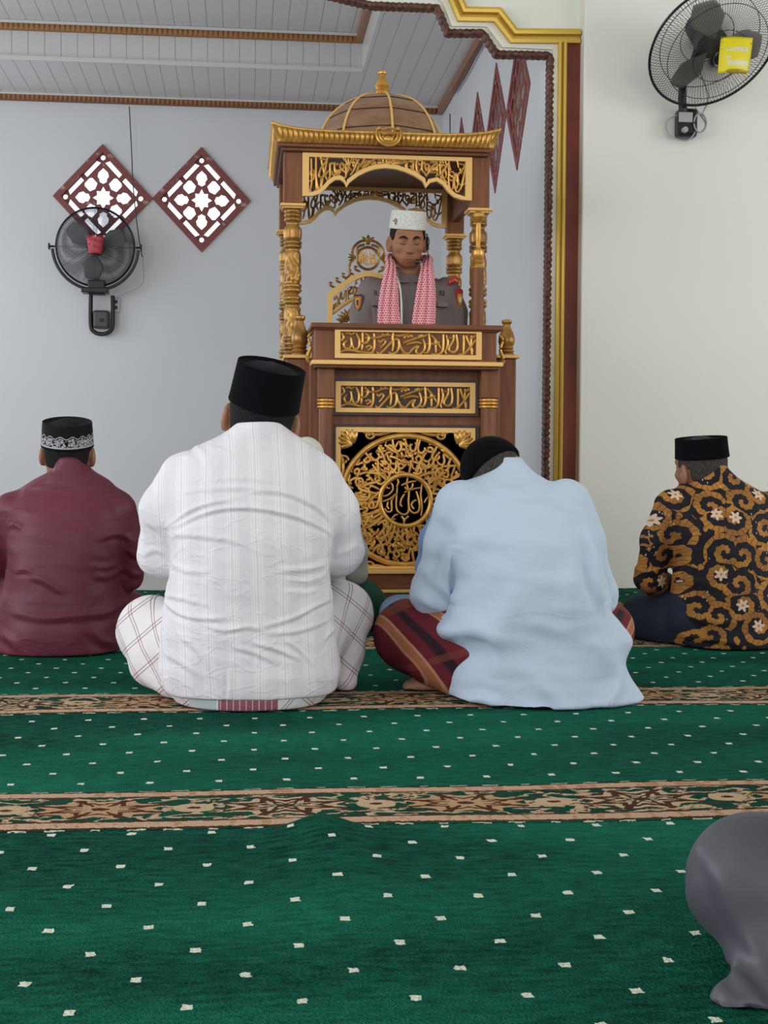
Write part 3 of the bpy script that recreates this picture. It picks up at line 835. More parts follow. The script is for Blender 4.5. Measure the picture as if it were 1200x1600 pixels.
def cwmap(x, y, l): return (cxr + (x - 610) / 300 * RI * .93, Y1 + .002 - l, czr - (y - 460) / 305 * RI * .93)
strokes_mesh(CW, cwmap, 0.0048, 0.9, 8, 4, relief=0.008).build('central_lettering', m_gold, roundp)
# leaf sprays and scrolls in the four corners
mb = MB()
for sx in (-1, 1):
    for sz in (-1, 1):
        kx, kz = cxr + sx * (RO * 1.0), czr + sz * (RO * 1.0 + .012)
        cx, cz = kx - sx * .062, kz - sz * .062
        for k in range(7):
            a = math.atan2(sz, sx) + (k - 3) * 0.27; L = .090 - abs(k - 3) * .008
            q = [(cx + L * t * math.cos(a + .25 * t * (k - 3) / 3), Y1 - .004 - .010 * math.sin(t * 3), cz + L * t * math.sin(a + .25 * t * (k - 3) / 3)) for t in (.1, .4, .7, 1)]
            mb.tube(q, [.004, .0095, .0085, .002], 8, 4, .8, up=(0, 1, 0))
        for ax, az, fx in ((1, 0, 1), (0, 1, -1)):
            # curling scrolls along both sides
            ox, oz = (kx - sx * (.125 if ax else .018), kz - sz * (.018 if ax else .125))
            for turn, R0 in ((1, .024), (-1, .016)):
                q = []
                for t in np.linspace(0, 1, 10):
                    an = t * 4.6 * turn * fx * sx * sz + (PI if sx > 0 else 0); rr = R0 * (1 - .8 * t)
                    q.append((ox + rr * math.cos(an), Y1 - .004, oz + rr * math.sin(an)))
                mb.tube(q, [.0055 * (1 - .4 * t) for t in np.linspace(0, 1, 10)], 8, 2, .8, up=(0, 1, 0)); mb.ball((q[-1][0], Y1 - .006, q[-1][2]), .007, 8, 6)
            q = [(kx - sx * (.10 if ax else .012), Y1 - .002, kz - sz * (.012 if ax else .10)), (kx - sx * (.16 if ax else .020), Y1 - .004, kz - sz * (.020 if ax else .16)), (kx - sx * (.23 if ax else .006), Y1 - .002, kz - sz * (.006 if ax else .23))]
            mb.tube(q, [.003, .007, .003], 8, 5, .8, up=(0, 1, 0))
mb.build('corner_leaves', m_gold, roundp)

# ---------------------------------------------------------------- canopy columns
def turned(cx, cy, z0, z1, w, parent, name='column'):
    """turned gold column: rings, reeded barrels and carved leaf sleeves, from the capital down"""
    h = z1 - z0; r = w / 2
    zz = [1.0]
    def rings(t0, n, hh, rr):
        out = []
        for k in range(n):
            for a in np.linspace(0, PI, 5): out.append((rr * (0.86 + .18 * math.sin(a)), t0 - (k + .5) * hh + hh * .5 * math.cos(a)))
        return out
    P_ = []
    P_ += rings(1.0, 3, .028, r)
    P_ += [(r * .72, .905), (r * .80, .885), (r * .98, .87), (r * 1.02, .845), (r * .98, .80), (r * .80, .785)]
    P_ += rings(.785, 2, .026, r * 1.05)
    P_ += [(r * .80, .725), (r * .92, .70), (r * .95, .62), (r * .98, .52), (r * .84, .495)]
    P_ += rings(.49, 2, .030, r * 1.05) + [(r * .70, .42), (r * .74, .41)] + rings(.405, 2, .028, r * 1.05)
    P_ += [(r * .82, .34), (r * .95, .32), (r * .95, .20), (r * .84, .13)]
    P_ += rings(.12, 3, .030, r * 1.05) + [(r * .9, .02), (r * 1.1, .0)]
    prof = [(a, z0 + t * h) for a, t in P_][::-1]
    def mod(a, z, rad):
        t = (z - z0) / h
        if .79 < t < .88: return rad * (1 + .07 * math.cos(a * 12))
        if .50 < t < .71 or .14 < t < .33: return rad * (1 + .06 * math.sin(a * 9 + 3 * math.sin(t * 40)) + .03 * math.sin(t * 60 + a * 3))
        return rad
    # denser rows so that the carving shows
    den = [prof[0]]
    for (r0, a0), (r1, a1) in zip(prof[:-1], prof[1:]):
        n = max(1, int((a1 - a0) / .006))
        for k in range(1, n + 1): den.append((r0 + (r1 - r0) * k / n, a0 + (a1 - a0) * k / n))
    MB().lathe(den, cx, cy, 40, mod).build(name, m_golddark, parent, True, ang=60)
fr = [(441, 475, 316, 237), (735, 766, 323, 240)]      # upright post above each front column: left, right, capital y, top y
ztop = (H(240, Y3, 458) + H(243, Y3, 750)) / 2
zcap = (H(318, Y3, 458) + H(325, Y3, 750)) / 2
zbot = H(556, Y3, 600)
pxs = [W(458, Y3, 300), W(750.5, Y3, 300)]; pw = (W(474, Y3, 280) - W(444, Y3, 280))
for Yc in (Y3, Y4):
    for cx in pxs:
        part(MB().box(cx - pw / 2, cx + pw / 2, Yc, Yc + pw, zcap, ztop), 'post', m_wood, bev=0.004)
        part(MB().box(cx - pw * .66, cx + pw * .66, Yc - pw * .16, Yc + pw * 1.16, zcap - .012, zcap).box(cx - pw * .56, cx + pw * .56, Yc - pw * .06, Yc + pw * 1.06, zcap - .02, zcap - .012), 'capital', m_goldflat, bev=0.003)
        turned(cx, Yc + pw / 2, zbot, zcap - .02, pw * .90, minbar)
# scalloped openwork panels front and back
SC_UP = [(80, 55), (1120, 82), (1120, 325)]
arch = [(35, 320), (100, 320), (150, 305), (185, 275), (215, 240), (250, 215), (285, 215), (310, 232), (325, 262), (345, 232), (400, 190), (460, 160), (520, 143), (580, 137), (650, 143), (720, 163), (780, 190), (830, 222), (853, 265), (880, 232), (925, 222), (965, 245), (1000, 290), (1040, 325), (1090, 343), (1160, 350)]
def canopy_panel(x0, x1, zt, Yp, name, mat_l):
    sx = (x1 - x0) / (1160 - 35); zz = 0.30 / 1.0
    k = sx * 1.0
    ex = spline([(x, y - (x - 35) * .0245) for x, y in arch], 1)
    low = [(x0 + (x - 35) * sx, zt - (y - 38) * sx) for x, y in [(x, y - (x - 35) * .0245) for x, y in arch]]
    outer = [(x0, zt), (x1, zt)] + low[::-1]
    b = .028
    inner_low = []
    la = np.array(low)
    for i, (x, z) in enumerate(low):
        if x0 + b < x < x1 - b:
            t = la[min(i + 1, len(la) - 1)] - la[max(i - 1, 0)]; t /= np.linalg.norm(t)
            if abs(x - (x0 + (325 - 35) * sx)) < .01 or abs(x - (x0 + (853 - 35) * sx)) < .01: t = np.array([1.0, 0])
            inner_low.append((x - t[1] * .015, z + t[0] * .017))
    inner = [(x0 + b, zt - b * .6), (x1 - b, zt - b * .6)] + [(x1 - b, inner_low[-1][1] - .004)] + inner_low[::-1] + [(x0 + b, inner_low[0][1] - .004)]
    v, f = plate(outer, [inner], 0.022); v[:, 1] += Yp
    po = mesh_obj(name, v, f, m_goldflat, minbar, False, origin=((x0 + x1) / 2, Yp, zt)); bevel(po, .002)
    lx = np.array([p[0] for p in inner_low]); lz = np.array([p[1] for p in inner_low]); top = zt - b * .6
    ss = scribe(26, 21, 1.35) + [[(x, y) for x, y in s_] for s_ in scribe(17, 33, 1.3)]
    def to3(x, y, l):
        X = x0 + b + min(max(x, 0), 1) * (x1 - x0 - 2 * b); zl = float(np.interp(X, lx, lz))
        return (X, Yp + .008 - l, zl + (top - zl) * y)
    strokes_mesh(ss, to3, .0047, .9, 7, 4, relief=.006).build('arabic_lettering', mat_l, po)
x0p, x1p = pxs[0] + pw / 2, pxs[1] - pw / 2
canopy_panel(x0p - .002, x1p + .002, ztop - .004, Y3 - .012, 'scalloped_openwork_panel', m_gold)
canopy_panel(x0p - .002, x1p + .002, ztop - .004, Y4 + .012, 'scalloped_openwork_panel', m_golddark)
# side rails joining front and back posts
for cx in pxs: part(MB().box(cx - .018, cx + .018, Y3 + pw, Y4, ztop - .16, ztop - .004), 'side_rail', m_wood)
# cornice: beam, inner ceiling, then the ribbed gold eave
cx0, cx1 = W(434, Y3 - .03, 235), W(769, Y3 - .03, 235)
cd = Y4 + pw
part(MB().box(cx0 + .015, cx1 - .015, Y3 - .03, cd + .03, ztop - .001, ztop + .012).box(cx0, cx1, Y3 - .045, cd + .045, ztop + .012, ztop + .026), 'beam', m_woodh, bev=.003)
ze0, ze1 = ztop + .026, (H(205, Y3 - .1, 605)) 
ov = (W(785, Y3 - .1, 206) - W(423, Y3 - .1, 194) - (cx1 - cx0)) / 2
def eave():
    per = []; mb = MB(); ext = [(cx0, Y3 - .045), (cx1, Y3 - .045), (cx1, cd + .045), (cx0, cd + .045)]
    K = 10; v = []; f = []; n = 0
    for s_ in range(4):
        a, b = np.array(ext[s_]), np.array(ext[(s_ + 1) % 4]); L = np.linalg.norm(b - a); d = (b - a) / L; nrm = np.array([d[1], -d[0]])
        N = int(L / .0032)
        for i in range(N + 1):
            t = i / N; u = (t - .5) * 2
            for k in range(K):
                q = k / (K - 1)
                out = ov * (q ** 1.6) 
                along = a + d * (L * t) + d * (out * u)
                lift = .030 * abs(u) ** 5 * q
                ph = t * L / .0215
                skew = q * .9 * u
                rib = .013 * abs(math.sin(PI * (ph + skew))) * math.sin(PI * min(1, q * 1.15 + .05)) if abs(u) < .965 else 0
                p2 = along + nrm * (out + rib)
                v.append((p2[0], p2[1], ze0 + (ze1 - ze0) * q + lift + (.003 * abs(math.sin(PI * (ph + skew))) if q > .9 else 0)))
            if i < N:
                for k in range(K - 1):
                    o_ = n + i * K + k; f.append((o_, o_ + K, o_ + K + 1, o_ + 1))
        n += (N + 1) * K
    mb.add(v, f)
    return mb
e_ = eave().build('ribbed_eave', m_gold, minbar, True, ang=80)
sm_ = e_.modifiers.new('thick', 'SOLIDIFY'); sm_.thickness = .006; sm_.offset = -1
part(MB().box(cx0 - .0, cx1 + .0, Y3 - .045, cd + .045, ze0 + .012, ze0 + .024), 'canopy_roof', m_woodh)
# crest in the middle of the front eave
xc_ = W(608, Y3 - .1, 215); ym_ = Y3 - .045 - ov - .006; zc_ = ze0 + (ze1 - ze0) * .62
mb = MB()
q = [(xc_ + a, ym_ + .012 - .010 * (1 - (t * 2 - 1) ** 2), zc_ + b) for t, (a, b) in zip(np.linspace(0, 1, 9), [(-.042, .034), (-.052, .018), (-.046, -.006), (-.028, -.028), (0, -.036), (.028, -.028), (.046, -.006), (.052, .018), (.042, .034)])]
mb.tube(q, .006, 8, 4)
mb.tube([(x_ * .72 + xc_ * .28, y_ - .002, (z_ - zc_) * .72 + zc_) for x_, y_, z_ in q], .005, 8, 4)
mb.tube([(xc_ - .028, ym_, zc_ + .012), (xc_, ym_ - .004, zc_ + .014), (xc_ + .028, ym_, zc_ + .012)], .006, 8, 3)
mb.tube([(xc_ - .030, ym_, zc_ + .028), (xc_, ym_ - .004, zc_ + .036), (xc_ + .030, ym_, zc_ + .028)], .005, 8, 3)
mb.ball((xc_, ym_ + .004, zc_ - .008), (.022, .008, .014))
for s in (-1, 1): mb.ball((xc_ + s * .040, ym_ + .004, zc_ + .034), .010)
mb.build('eave_crest', m_gold, minbar)
# dome with gold ribs and plank seams
dcx, dcy = W(597, 6.10, 180), 6.10
zd0 = ze0 + .02; zd1 = H(151, 6.10, 597); Rd = (W(700, 6.1, 200) - W(497, 6.1, 200)) / 2
def dome_r(t): return Rd * math.cos(t * PI / 2) ** .82
Z_ = lambda t: zd0 + (zd1 - zd0) * math.sin(t * PI / 2)
mb = MB(); n8 = 8; v = []; f = []; T = 26
for i in range(T + 1):
    t = i / T * .94
    for k in range(n8 * 4):
        a = 2 * PI * (k / 4) / n8 - PI / 2 + .06
        fr_ = (k % 4) / 4; bul = 1 - .055 * math.sin(PI * fr_)
        seam = -.004 if (i % 6 == 0 and i > 0) else 0
        r = dome_r(t) * bul + seam
        v.append((dcx + r * math.cos(a), dcy + r * math.sin(a), Z_(t)))
for i in range(T):
    for k in range(32): f.append((i * 32 + k, i * 32 + (k + 1) % 32, (i + 1) * 32 + (k + 1) % 32, (i + 1) * 32 + k))
f.append(tuple(T * 32 + k for k in range(32)))
dome = MB().add(v, f).build('dome', m_domewood, minbar, True, ang=70)
for k in range(8):
    a = 2 * PI * k / 8 - PI / 2 + .06
    pts = [(dcx + (dome_r(t) + .002) * math.cos(a), dcy + (dome_r(t) + .002) * math.sin(a), Z_(t)) for t in np.linspace(0, .94, 14)]
    MB().tube(pts, .0055, 8, 2).build('dome_rib', m_goldflat, dome)
for i in (6, 12, 18):
    t = i / T * .94
    ring = []
    for k in range(8):
        for fr_ in (0, .25, .5, .75):
            a = 2 * PI * (k + fr_) / 8 - PI / 2 + .06; r = dome_r(t) * (1 - .055 * math.sin(PI * fr_)) - .0005
            ring.append((dcx + r * math.cos(a), dcy + r * math.sin(a), Z_(t)))
    MB().tube(ring, .0022, 6, 0, closed=True).build('plank_seam', m_wooddark, dome)
fz = Z_(.94); ft = H(109, 6.10, 590); fh = ft - fz; r = .058
pr = [(r, 0), (r * 1.02, .03), (r * .95, .06), (r * .6, .11), (r * .48, .16), (r * .52, .20), (r * .46, .23), (r * .54, .27), (r * .46, .30), (r * .50, .34), (r * .60, .42), (r * .58, .50), (r * .44, .60), (r * .30, .70), (r * .24, .78), (r * .24, .84), (r * .36, .87), (r * .38, .93), (r * .30, .98), (.001, 1.0)]
MB().lathe([(a, fz - .004 + b * fh) for a, b in pr], dcx, dcy, 32).build('finial', m_gold, minbar)

# ---------------------------------------------------------------- carved seat behind the preacher
YS = 6.10
sc_x = W(577, YS, 450)
chair = empty('throne_chair', (sc_x, YS - .2, 0.10), 'gold carved high-backed seat inside the pulpit, behind the preacher', 'chair')
hw = sc_x - W(512, YS, 480); zbk0, zsh = 0.50, H(457, YS, 515); ztp = H(424, YS, 577)
def bow(t, z0_, z1_): return z0_ + (z1_ - z0_) * math.sin(t * PI / 2) ** 1.0
def arc_pts(z_sh, z_tp, n=9):
    L = [(-hw * (1 - k / n) , z_sh + (z_tp - z_sh) * (math.sin(k / n * PI / 2) ** 1.1)) for k in range(n + 1)]
    return L + [(-x, z) for x, z in L[-2::-1]]
ou = arc_pts(zsh, ztp); b = .022
outer = [(-hw, zbk0)] + ou + [(hw, zbk0)]
inner = [(-hw + b, zbk0 + b)] + [(x * (1 - b / hw), z - b) for x, z in ou] + [(hw - b, zbk0 + b)]
v, f = plate([(sc_x + x, z) for x, z in outer], [[(sc_x + x, z) for x, z in inner]], .03); v[:, 1] += YS
back = mesh_obj('backrest', v, f, m_goldflat, chair, False, origin=(sc_x, YS, zbk0)); bevel(back, .003)
def arcz(x, dz): 
    xs = [p[0] for p in ou]; zs_ = [p[1] for p in ou]
    return float(np.interp(x, xs, zs_)) - dz
MB().tube([(sc_x + x, YS + .012, arcz(x, .105)) for x in np.linspace(-hw + .01, hw - .01, 24)], .010, 8, 0, .8, up=(0, 1, 0)).build('lower_arch_rail', m_goldflat, back)
ss = scribe(18, 8, 1.3)
def bm3(x, y, l):
    X = -hw + b + x * 2 * (hw - b); return (sc_x + X, YS + .012 - l, arcz(X, .10) + y * .078)
strokes_mesh(ss, bm3, .0046, .9, 7, 3, relief=.004).build('arabic_lettering', m_golddark, back)
mb = MB()
for ox, oz in ((-hw * .48, H(503, YS, 545)), (hw * .48, H(503, YS, 545)), (0, H(480, YS, 577))):
    for k in range(9):
        a = PI / 2 + (k - 4) * .34
        mb.tube([(sc_x + ox + .06 * t * math.cos(a), YS + .012 - .01 * math.sin(t * 3), oz + .06 * t * math.sin(a)) for t in (.1, .45, .75, 1)], [.003, .008, .007, .002], 8, 3, .8, up=(0, 1, 0))
for s in (-1, 1):
    mb.tube([(sc_x + s * hw * .95, YS + .012, zbk0 + .30), (sc_x + s * hw * .85, YS + .012, arcz(hw * .8, .25)), (sc_x + s * hw * .55, YS + .012, arcz(hw * .5, .17)), (sc_x + s * hw * .35, YS + .012, arcz(hw * .3, .15))], .006, 8, 5)
    mb.tube([(sc_x + s * hw * .5, YS + .012, zbk0 + .02), (sc_x + s * hw * .45, YS + .012, H(510, YS))], .009, 8, 2)
mb.build('leaf_carving', m_golddark, back)
# round crest with the carved name and curling edges
crz = H(403, YS, 575); crr = .050
mb = MB()
mb.tube([(sc_x - .006 + crr * math.cos(a), YS + .012, crz + crr * math.sin(a)) for a in np.linspace(0, 2 * PI, 28, endpoint=False)], .0065, 8, 0, closed=True, up=(0, 1, 0))
for s in (-1, 1):
    ox = sc_x - .006
    mb.tube([(ox + s * .072, YS + .012, crz + .005), (ox + s * .066, YS + .012, crz + .045), (ox + s * .040, YS + .012, crz + .072), (ox + s * .008, YS + .012, crz + .082)], .006, 8, 5, up=(0, 1, 0))
    mb.tube([(ox + s * .050, YS + .012, crz + .02), (ox + s * .045, YS + .01, crz + .05), (ox + s * .015, YS + .012, crz + .062)], .006, 8, 5, up=(0, 1, 0))
    for k in range(5):
        a = (k - 2) * .5 + (0 if s > 0 else PI)
        mb.tube([(ox + s * .060, YS + .012, crz + .002), (ox + s * .060 + .030 * math.cos(a), YS + .006, crz + .002 + .030 * math.sin(a))], [.006, .003], 6, 3)
    mb.tube([(ox + s * .070, YS + .012, crz), (ox + s * .085, YS + .012, crz - .04), (ox + s * .082, YS + .012, crz - .075), (ox + s * .105, YS + .012, crz - .095)], .0055, 8, 5, up=(0, 1, 0))
    for k in range(5):      # running scrolls down the shoulders of the backrest
        t = .32 + k * .15; X = s * hw * t
        zq = arcz(X, 0)
        mb.tube([(sc_x + X - s * .02, YS + .014, zq + .014), (sc_x + X, YS + .014, zq + .022), (sc_x + X + s * .006, YS + .014, zq + .036), (sc_x + X - s * .008, YS + .014, zq + .034)], [.004, .006, .004, .003], 8, 4, up=(0, 1, 0))
mb.tube([(sc_x - .006, YS + .01, crz + .062), (sc_x - .006, YS + .0, crz + .085), (sc_x - .006, YS + .01, crz + .104)], [.010, .012, .003], 8, 3)
for s in (-1, 1): mb.tube([(sc_x - .006, YS + .01, crz + .07), (sc_x - .006 + s * .018, YS + .006, crz + .088), (sc_x - .006 + s * .026, YS + .01, crz + .092)], [.006, .006, .004], 8, 3)
mb.build('crest', m_golddark, back)
def crm(x, y, l): return (sc_x - .006 + (x - 610) / 300 * crr * .9, YS + .012 - l, crz - (y - 460) / 305 * crr * .9)
strokes_mesh(CW[:9], crm, .004, .9, 6, 3).build('crest_lettering', m_gold, back)
MB().box(sc_x - hw, sc_x + hw, YS - .40, YS, .46, .52).build('seat', m_wood, chair, False, .008)
for sx in (-1, 1):
    for yy in (YS - .38, YS - .02):
        MB().lathe([(.022, .10), (.016, .14), (.026, .22), (.018, .30), (.024, .40), (.024, .46)], sc_x + sx * (hw - .03), yy, 16).build('leg', m_golddark, chair)
# the preacher's staff leaning on the right front column
sx_ = W(746.5, Y3 - .06, 460); sy_ = Y3 - .055
staff = empty('wooden_staff', (sx_, sy_, .10), 'brown wooden staff with a turned gold spindle head, upright against the right front column', 'staff')
zs0, zs1 = H(419, sy_, 746), H(331, sy_, 746)
MB().lathe([(.026, .10), (.026, zs0 - .0)], sx_, sy_, 20).build('pole', m_wood, staff)
hh = zs1 - zs0
pr = [(.026, 0), (.024, .03), (.017, .06), (.024, .10), (.017, .14), (.022, .17), (.028, .24), (.026, .31), (.012, .36), (.010, .40), (.013, .6), (.011, .80), (.018, .84), (.030, .90), (.028, .96), (.012, 1.0)]
MB().lathe([(a, zs0 + t * hh) for a, t in pr], sx_, sy_, 24).build('spindle_head', m_gold, staff)
# ================================================================== soft-body modelling
def f32(a): return np.asarray(a, dtype=np.float32)
def rotm(pitch=0, roll=0, yaw=0):
    """columns = local x, y, z in the world. pitch: nod forward (towards +y), roll: lean to the right, yaw: turn left"""
    cp, sp = math.cos(pitch), math.sin(pitch); cr, sr = math.cos(roll), math.sin(roll); cy, sy = math.cos(yaw), math.sin(yaw)
    Rx = np.array([[1, 0, 0], [0, cp, sp], [0, -sp, cp]]); Ry = np.array([[cr, 0, sr], [0, 1, 0], [-sr, 0, cr]]); Rz = np.array([[cy, -sy, 0], [sy, cy, 0], [0, 0, 1]])
    return Rz @ Ry @ Rx
def ell(c, r, R=None):
    c = f32(c); r = f32((r, r, r) if np.isscalar(r) else r); R_ = None if R is None else f32(R)
    def d(p):
        q = p - c
        if R_ is not None: q = q @ R_
        k0 = np.linalg.norm(q / r, axis=1); k1 = np.linalg.norm(q / (r * r), axis=1) + 1e-9
        return k0 * (k0 - 1) / k1
    return d
def cap(a, b, ra, rb=None, sq=None):
    a, b = f32(a), f32(b); rb = ra if rb is None else rb
    def d(p):
        ba = b - a; q = p - a; h = np.clip((q @ ba) / float(ba @ ba + 1e-12), 0, 1)
        e = q - h[:, None] * ba
        if sq is not None: e = e * f32(sq)
        return np.linalg.norm(e, axis=1) - (ra + (rb - ra) * h)
    return d
def chain(pts, sq=None):
    return [cap(pts[i][:3], pts[i + 1][:3], pts[i][3], pts[i + 1][3], sq) for i in range(len(pts) - 1)]
def loft(rows, n=2.3):
    """rows: (z, x left, x right, y back, y front), rising z"""
    rows = sorted([tuple(r) for r in rows]); A = np.array(rows, dtype=float)
    zz = np.linspace(A[0, 0], A[-1, 0], 200)
    cols = [np.interp(zz, A[:, 0], A[:, k]) for k in range(1, 5)]
    ker = np.ones(9) / 9
    sm = []
    for c in cols: q = np.pad(c, 4, mode='edge'); sm.append(np.convolve(q, ker, 'valid'))
    def d(p):
        z = p[:, 2]; L, R, B, Fr = [np.interp(z, zz, c).astype(np.float32) for c in sm]
        a = np.maximum((R - L) / 2, .005); b = np.maximum((Fr - B) / 2, .005)
        u = np.abs((p[:, 0] - (L + R) / 2) / a); v = np.abs((p[:, 1] - (B + Fr) / 2) / b)
        k = (u ** n + v ** n) ** (1 / n)
        dd = (k - 1) * np.minimum(a, b)
        return np.maximum(np.maximum(dd, z - A[-1, 0]), A[0, 0] - z)
    return d
def smin(a, b, k):
    h = np.clip(0.5 + 0.5 * (b - a) / k, 0, 1); return b * (1 - h) + a * h - k * h * (1 - h)
def union(prims, k):
    def d(p):
        r = prims[0](p)
        for q in prims[1:]: r = smin(r, q(p), k)
        return r
    return d
def inset(f, t): return lambda p: f(p) + t
def xf(f, R, t, s=1.0):
    R_, t_ = f32(R), f32(t)
    return lambda p: f(((p - t_) @ R_) / s) * s

def surface(f, lo, hi, h):
    """closed quad mesh of f = 0 inside the box lo..hi, cell size h"""
    lo = np.array(lo, float); hi = np.array(hi, float); n = np.ceil((hi - lo) / h).astype(int) + 1
    ax = [f32(lo[i] + h * np.arange(n[i])) for i in range(3)]
    D = np.empty(tuple(n), np.float32)
    step = max(1, int(600000 / (n[1] * n[2])))
    yy, zz = np.meshgrid(ax[1], ax[2], indexing='ij')
    for i in range(0, n[0], step):
        xs = ax[0][i:i + step]
        pts = np.empty((len(xs), n[1], n[2], 3), np.float32); pts[..., 0] = xs[:, None, None]; pts[..., 1] = yy; pts[..., 2] = zz
        D[i:i + step] = f(pts.reshape(-1, 3)).reshape(len(xs), n[1], n[2])
    D[0] = D[-1] = 1; D[:, 0] = D[:, -1] = 1; D[:, :, 0] = D[:, :, -1] = 1
    ins = D < 0
    c = [slice(0, -1), slice(1, None)]
    cnt = np.zeros(tuple(n - 1), np.int8)
    for i in (0, 1):
        for j in (0, 1):
            for k in (0, 1): cnt += ins[c[i], c[j], c[k]]
    act = (cnt > 0) & (cnt < 8)
    idx = np.argwhere(act); ids = np.full(act.shape, -1, np.int64); ids[act] = np.arange(len(idx))
    acc = np.zeros((len(idx), 3)); m = np.zeros(len(idx))
    corners = [(i, j, k) for i in (0, 1) for j in (0, 1) for k in (0, 1)]
    for a in corners:
        for b in corners:
            if sum(abs(p - q) for p, q in zip(a, b)) != 1 or a > b: continue
            A = D[idx[:, 0] + a[0], idx[:, 1] + a[1], idx[:, 2] + a[2]]; B = D[idx[:, 0] + b[0], idx[:, 1] + b[1], idx[:, 2] + b[2]]
            x = (A < 0) != (B < 0); t = np.where(x, A / np.where(x, A - B, 1), 0)
            acc += x[:, None] * (np.array(a) + t[:, None] * (np.array(b) - np.array(a))); m += x
    V = lo + h * (idx + acc / m[:, None])
    Fs = []
    for axis in range(3):
        s0 = [slice(None)] * 3; s1 = [slice(None)] * 3; s0[axis] = slice(0, -1); s1[axis] = slice(1, None)
        A = ins[tuple(s0)]; B = ins[tuple(s1)]
        e = np.argwhere(A != B); o1, o2 = [(1, 2), (2, 0), (0, 1)][axis]
        e = e[(e[:, o1] > 0) & (e[:, o2] > 0)]
        fl = A[e[:, 0], e[:, 1], e[:, 2]]
        q = []
        for d1, d2 in ((0, 0), (1, 0), (1, 1), (0, 1)):
            w = e.copy(); w[:, o1] -= d1; w[:, o2] -= d2; q.append(ids[w[:, 0], w[:, 1], w[:, 2]])
        q = np.stack(q, 1); q[~fl] = q[~fl][:, ::-1]; Fs.append(q)
    Fq = np.vstack(Fs)
    return V, Fq
def normals(V, Fq):
    a = V[Fq[:, 2]] - V[Fq[:, 0]]; b = V[Fq[:, 3]] - V[Fq[:, 1]]; fn = np.cross(a, b)
    N = np.zeros_like(V)
    for k in range(4): np.add.at(N, Fq[:, k], fn)
    return N / (np.linalg.norm(N, axis=1)[:, None] + 1e-12)
def relax(V, Fq, it=2, lam=.5):
    e = np.vstack([Fq[:, [0, 1]], Fq[:, [1, 2]], Fq[:, [2, 3]], Fq[:, [3, 0]]])
    for _ in range(it):
        S_ = np.zeros_like(V); c = np.zeros(len(V))
        np.add.at(S_, e[:, 0], V[e[:, 1]]); np.add.at(c, e[:, 0], 1)
        V = V + lam * (S_ / c[:, None] - V)
    return V
_rs = np.random.RandomState(7)
class Wave:
    """smooth random field: sum of randomly directed waves, optionally stretched"""
    def __init__(s, freq, seed=0, n=14, stretch=(1, 1, 1)):
        r = np.random.RandomState(seed); s.k = r.normal(size=(n, 3)) * freq * np.array(stretch); s.p = r.uniform(0, 6.28, n); s.n = n
    def __call__(s, V): return np.sin(V @ s.k.T + s.p).sum(1) / math.sqrt(s.n)
def folds(V, N, lines, side=-1):
    """raise soft cloth ridges along lines [(points (x, z), width, height)] on the side facing the camera"""
    out = np.zeros(len(V)); sel = N[:, 1] * -side < -0.05 if side > 0 else N[:, 1] < 0.15
    Q = V[sel][:, [0, 2]]
    tot = np.zeros(len(Q))
    for pts, w, hgt in lines:
        q = spline(pts, 8); best = np.full(len(Q), 9.0); sg = np.zeros(len(Q)); tt = np.zeros(len(Q))
        L = len(q) - 1
        near = (Q[:, 0] > q[:, 0].min() - 5 * w) & (Q[:, 0] < q[:, 0].max() + 5 * w) & (Q[:, 1] > q[:, 1].min() - 5 * w) & (Q[:, 1] < q[:, 1].max() + 5 * w)
        I = np.where(near)[0]
        if not len(I): continue
        q_ = Q[I]; b_ = best[I]; s_ = sg[I]; t_ = tt[I]
        for i in range(L):
            a, b = q[i], q[i + 1]; d = b - a; l2 = d @ d + 1e-12
            h = np.clip(((q_ - a) @ d) / l2, 0, 1); e = q_ - a - h[:, None] * d; r = np.linalg.norm(e, axis=1)
            u = r < b_; b_[u] = r[u]; s_[u] = (np.sign(d[0] * e[:, 1] - d[1] * e[:, 0]))[u]; t_[u] = ((i + h) / L)[u]
        env = np.clip(np.sin(PI * np.clip(t_, 0.02, .98)), 0, 1) ** .6
        x = b_ / w * s_
        tot[I] += hgt * env * (np.exp(-x * x) - .55 * np.exp(-((x + 1.5) / 1.1) ** 2))
    out[sel] = tot
    return out

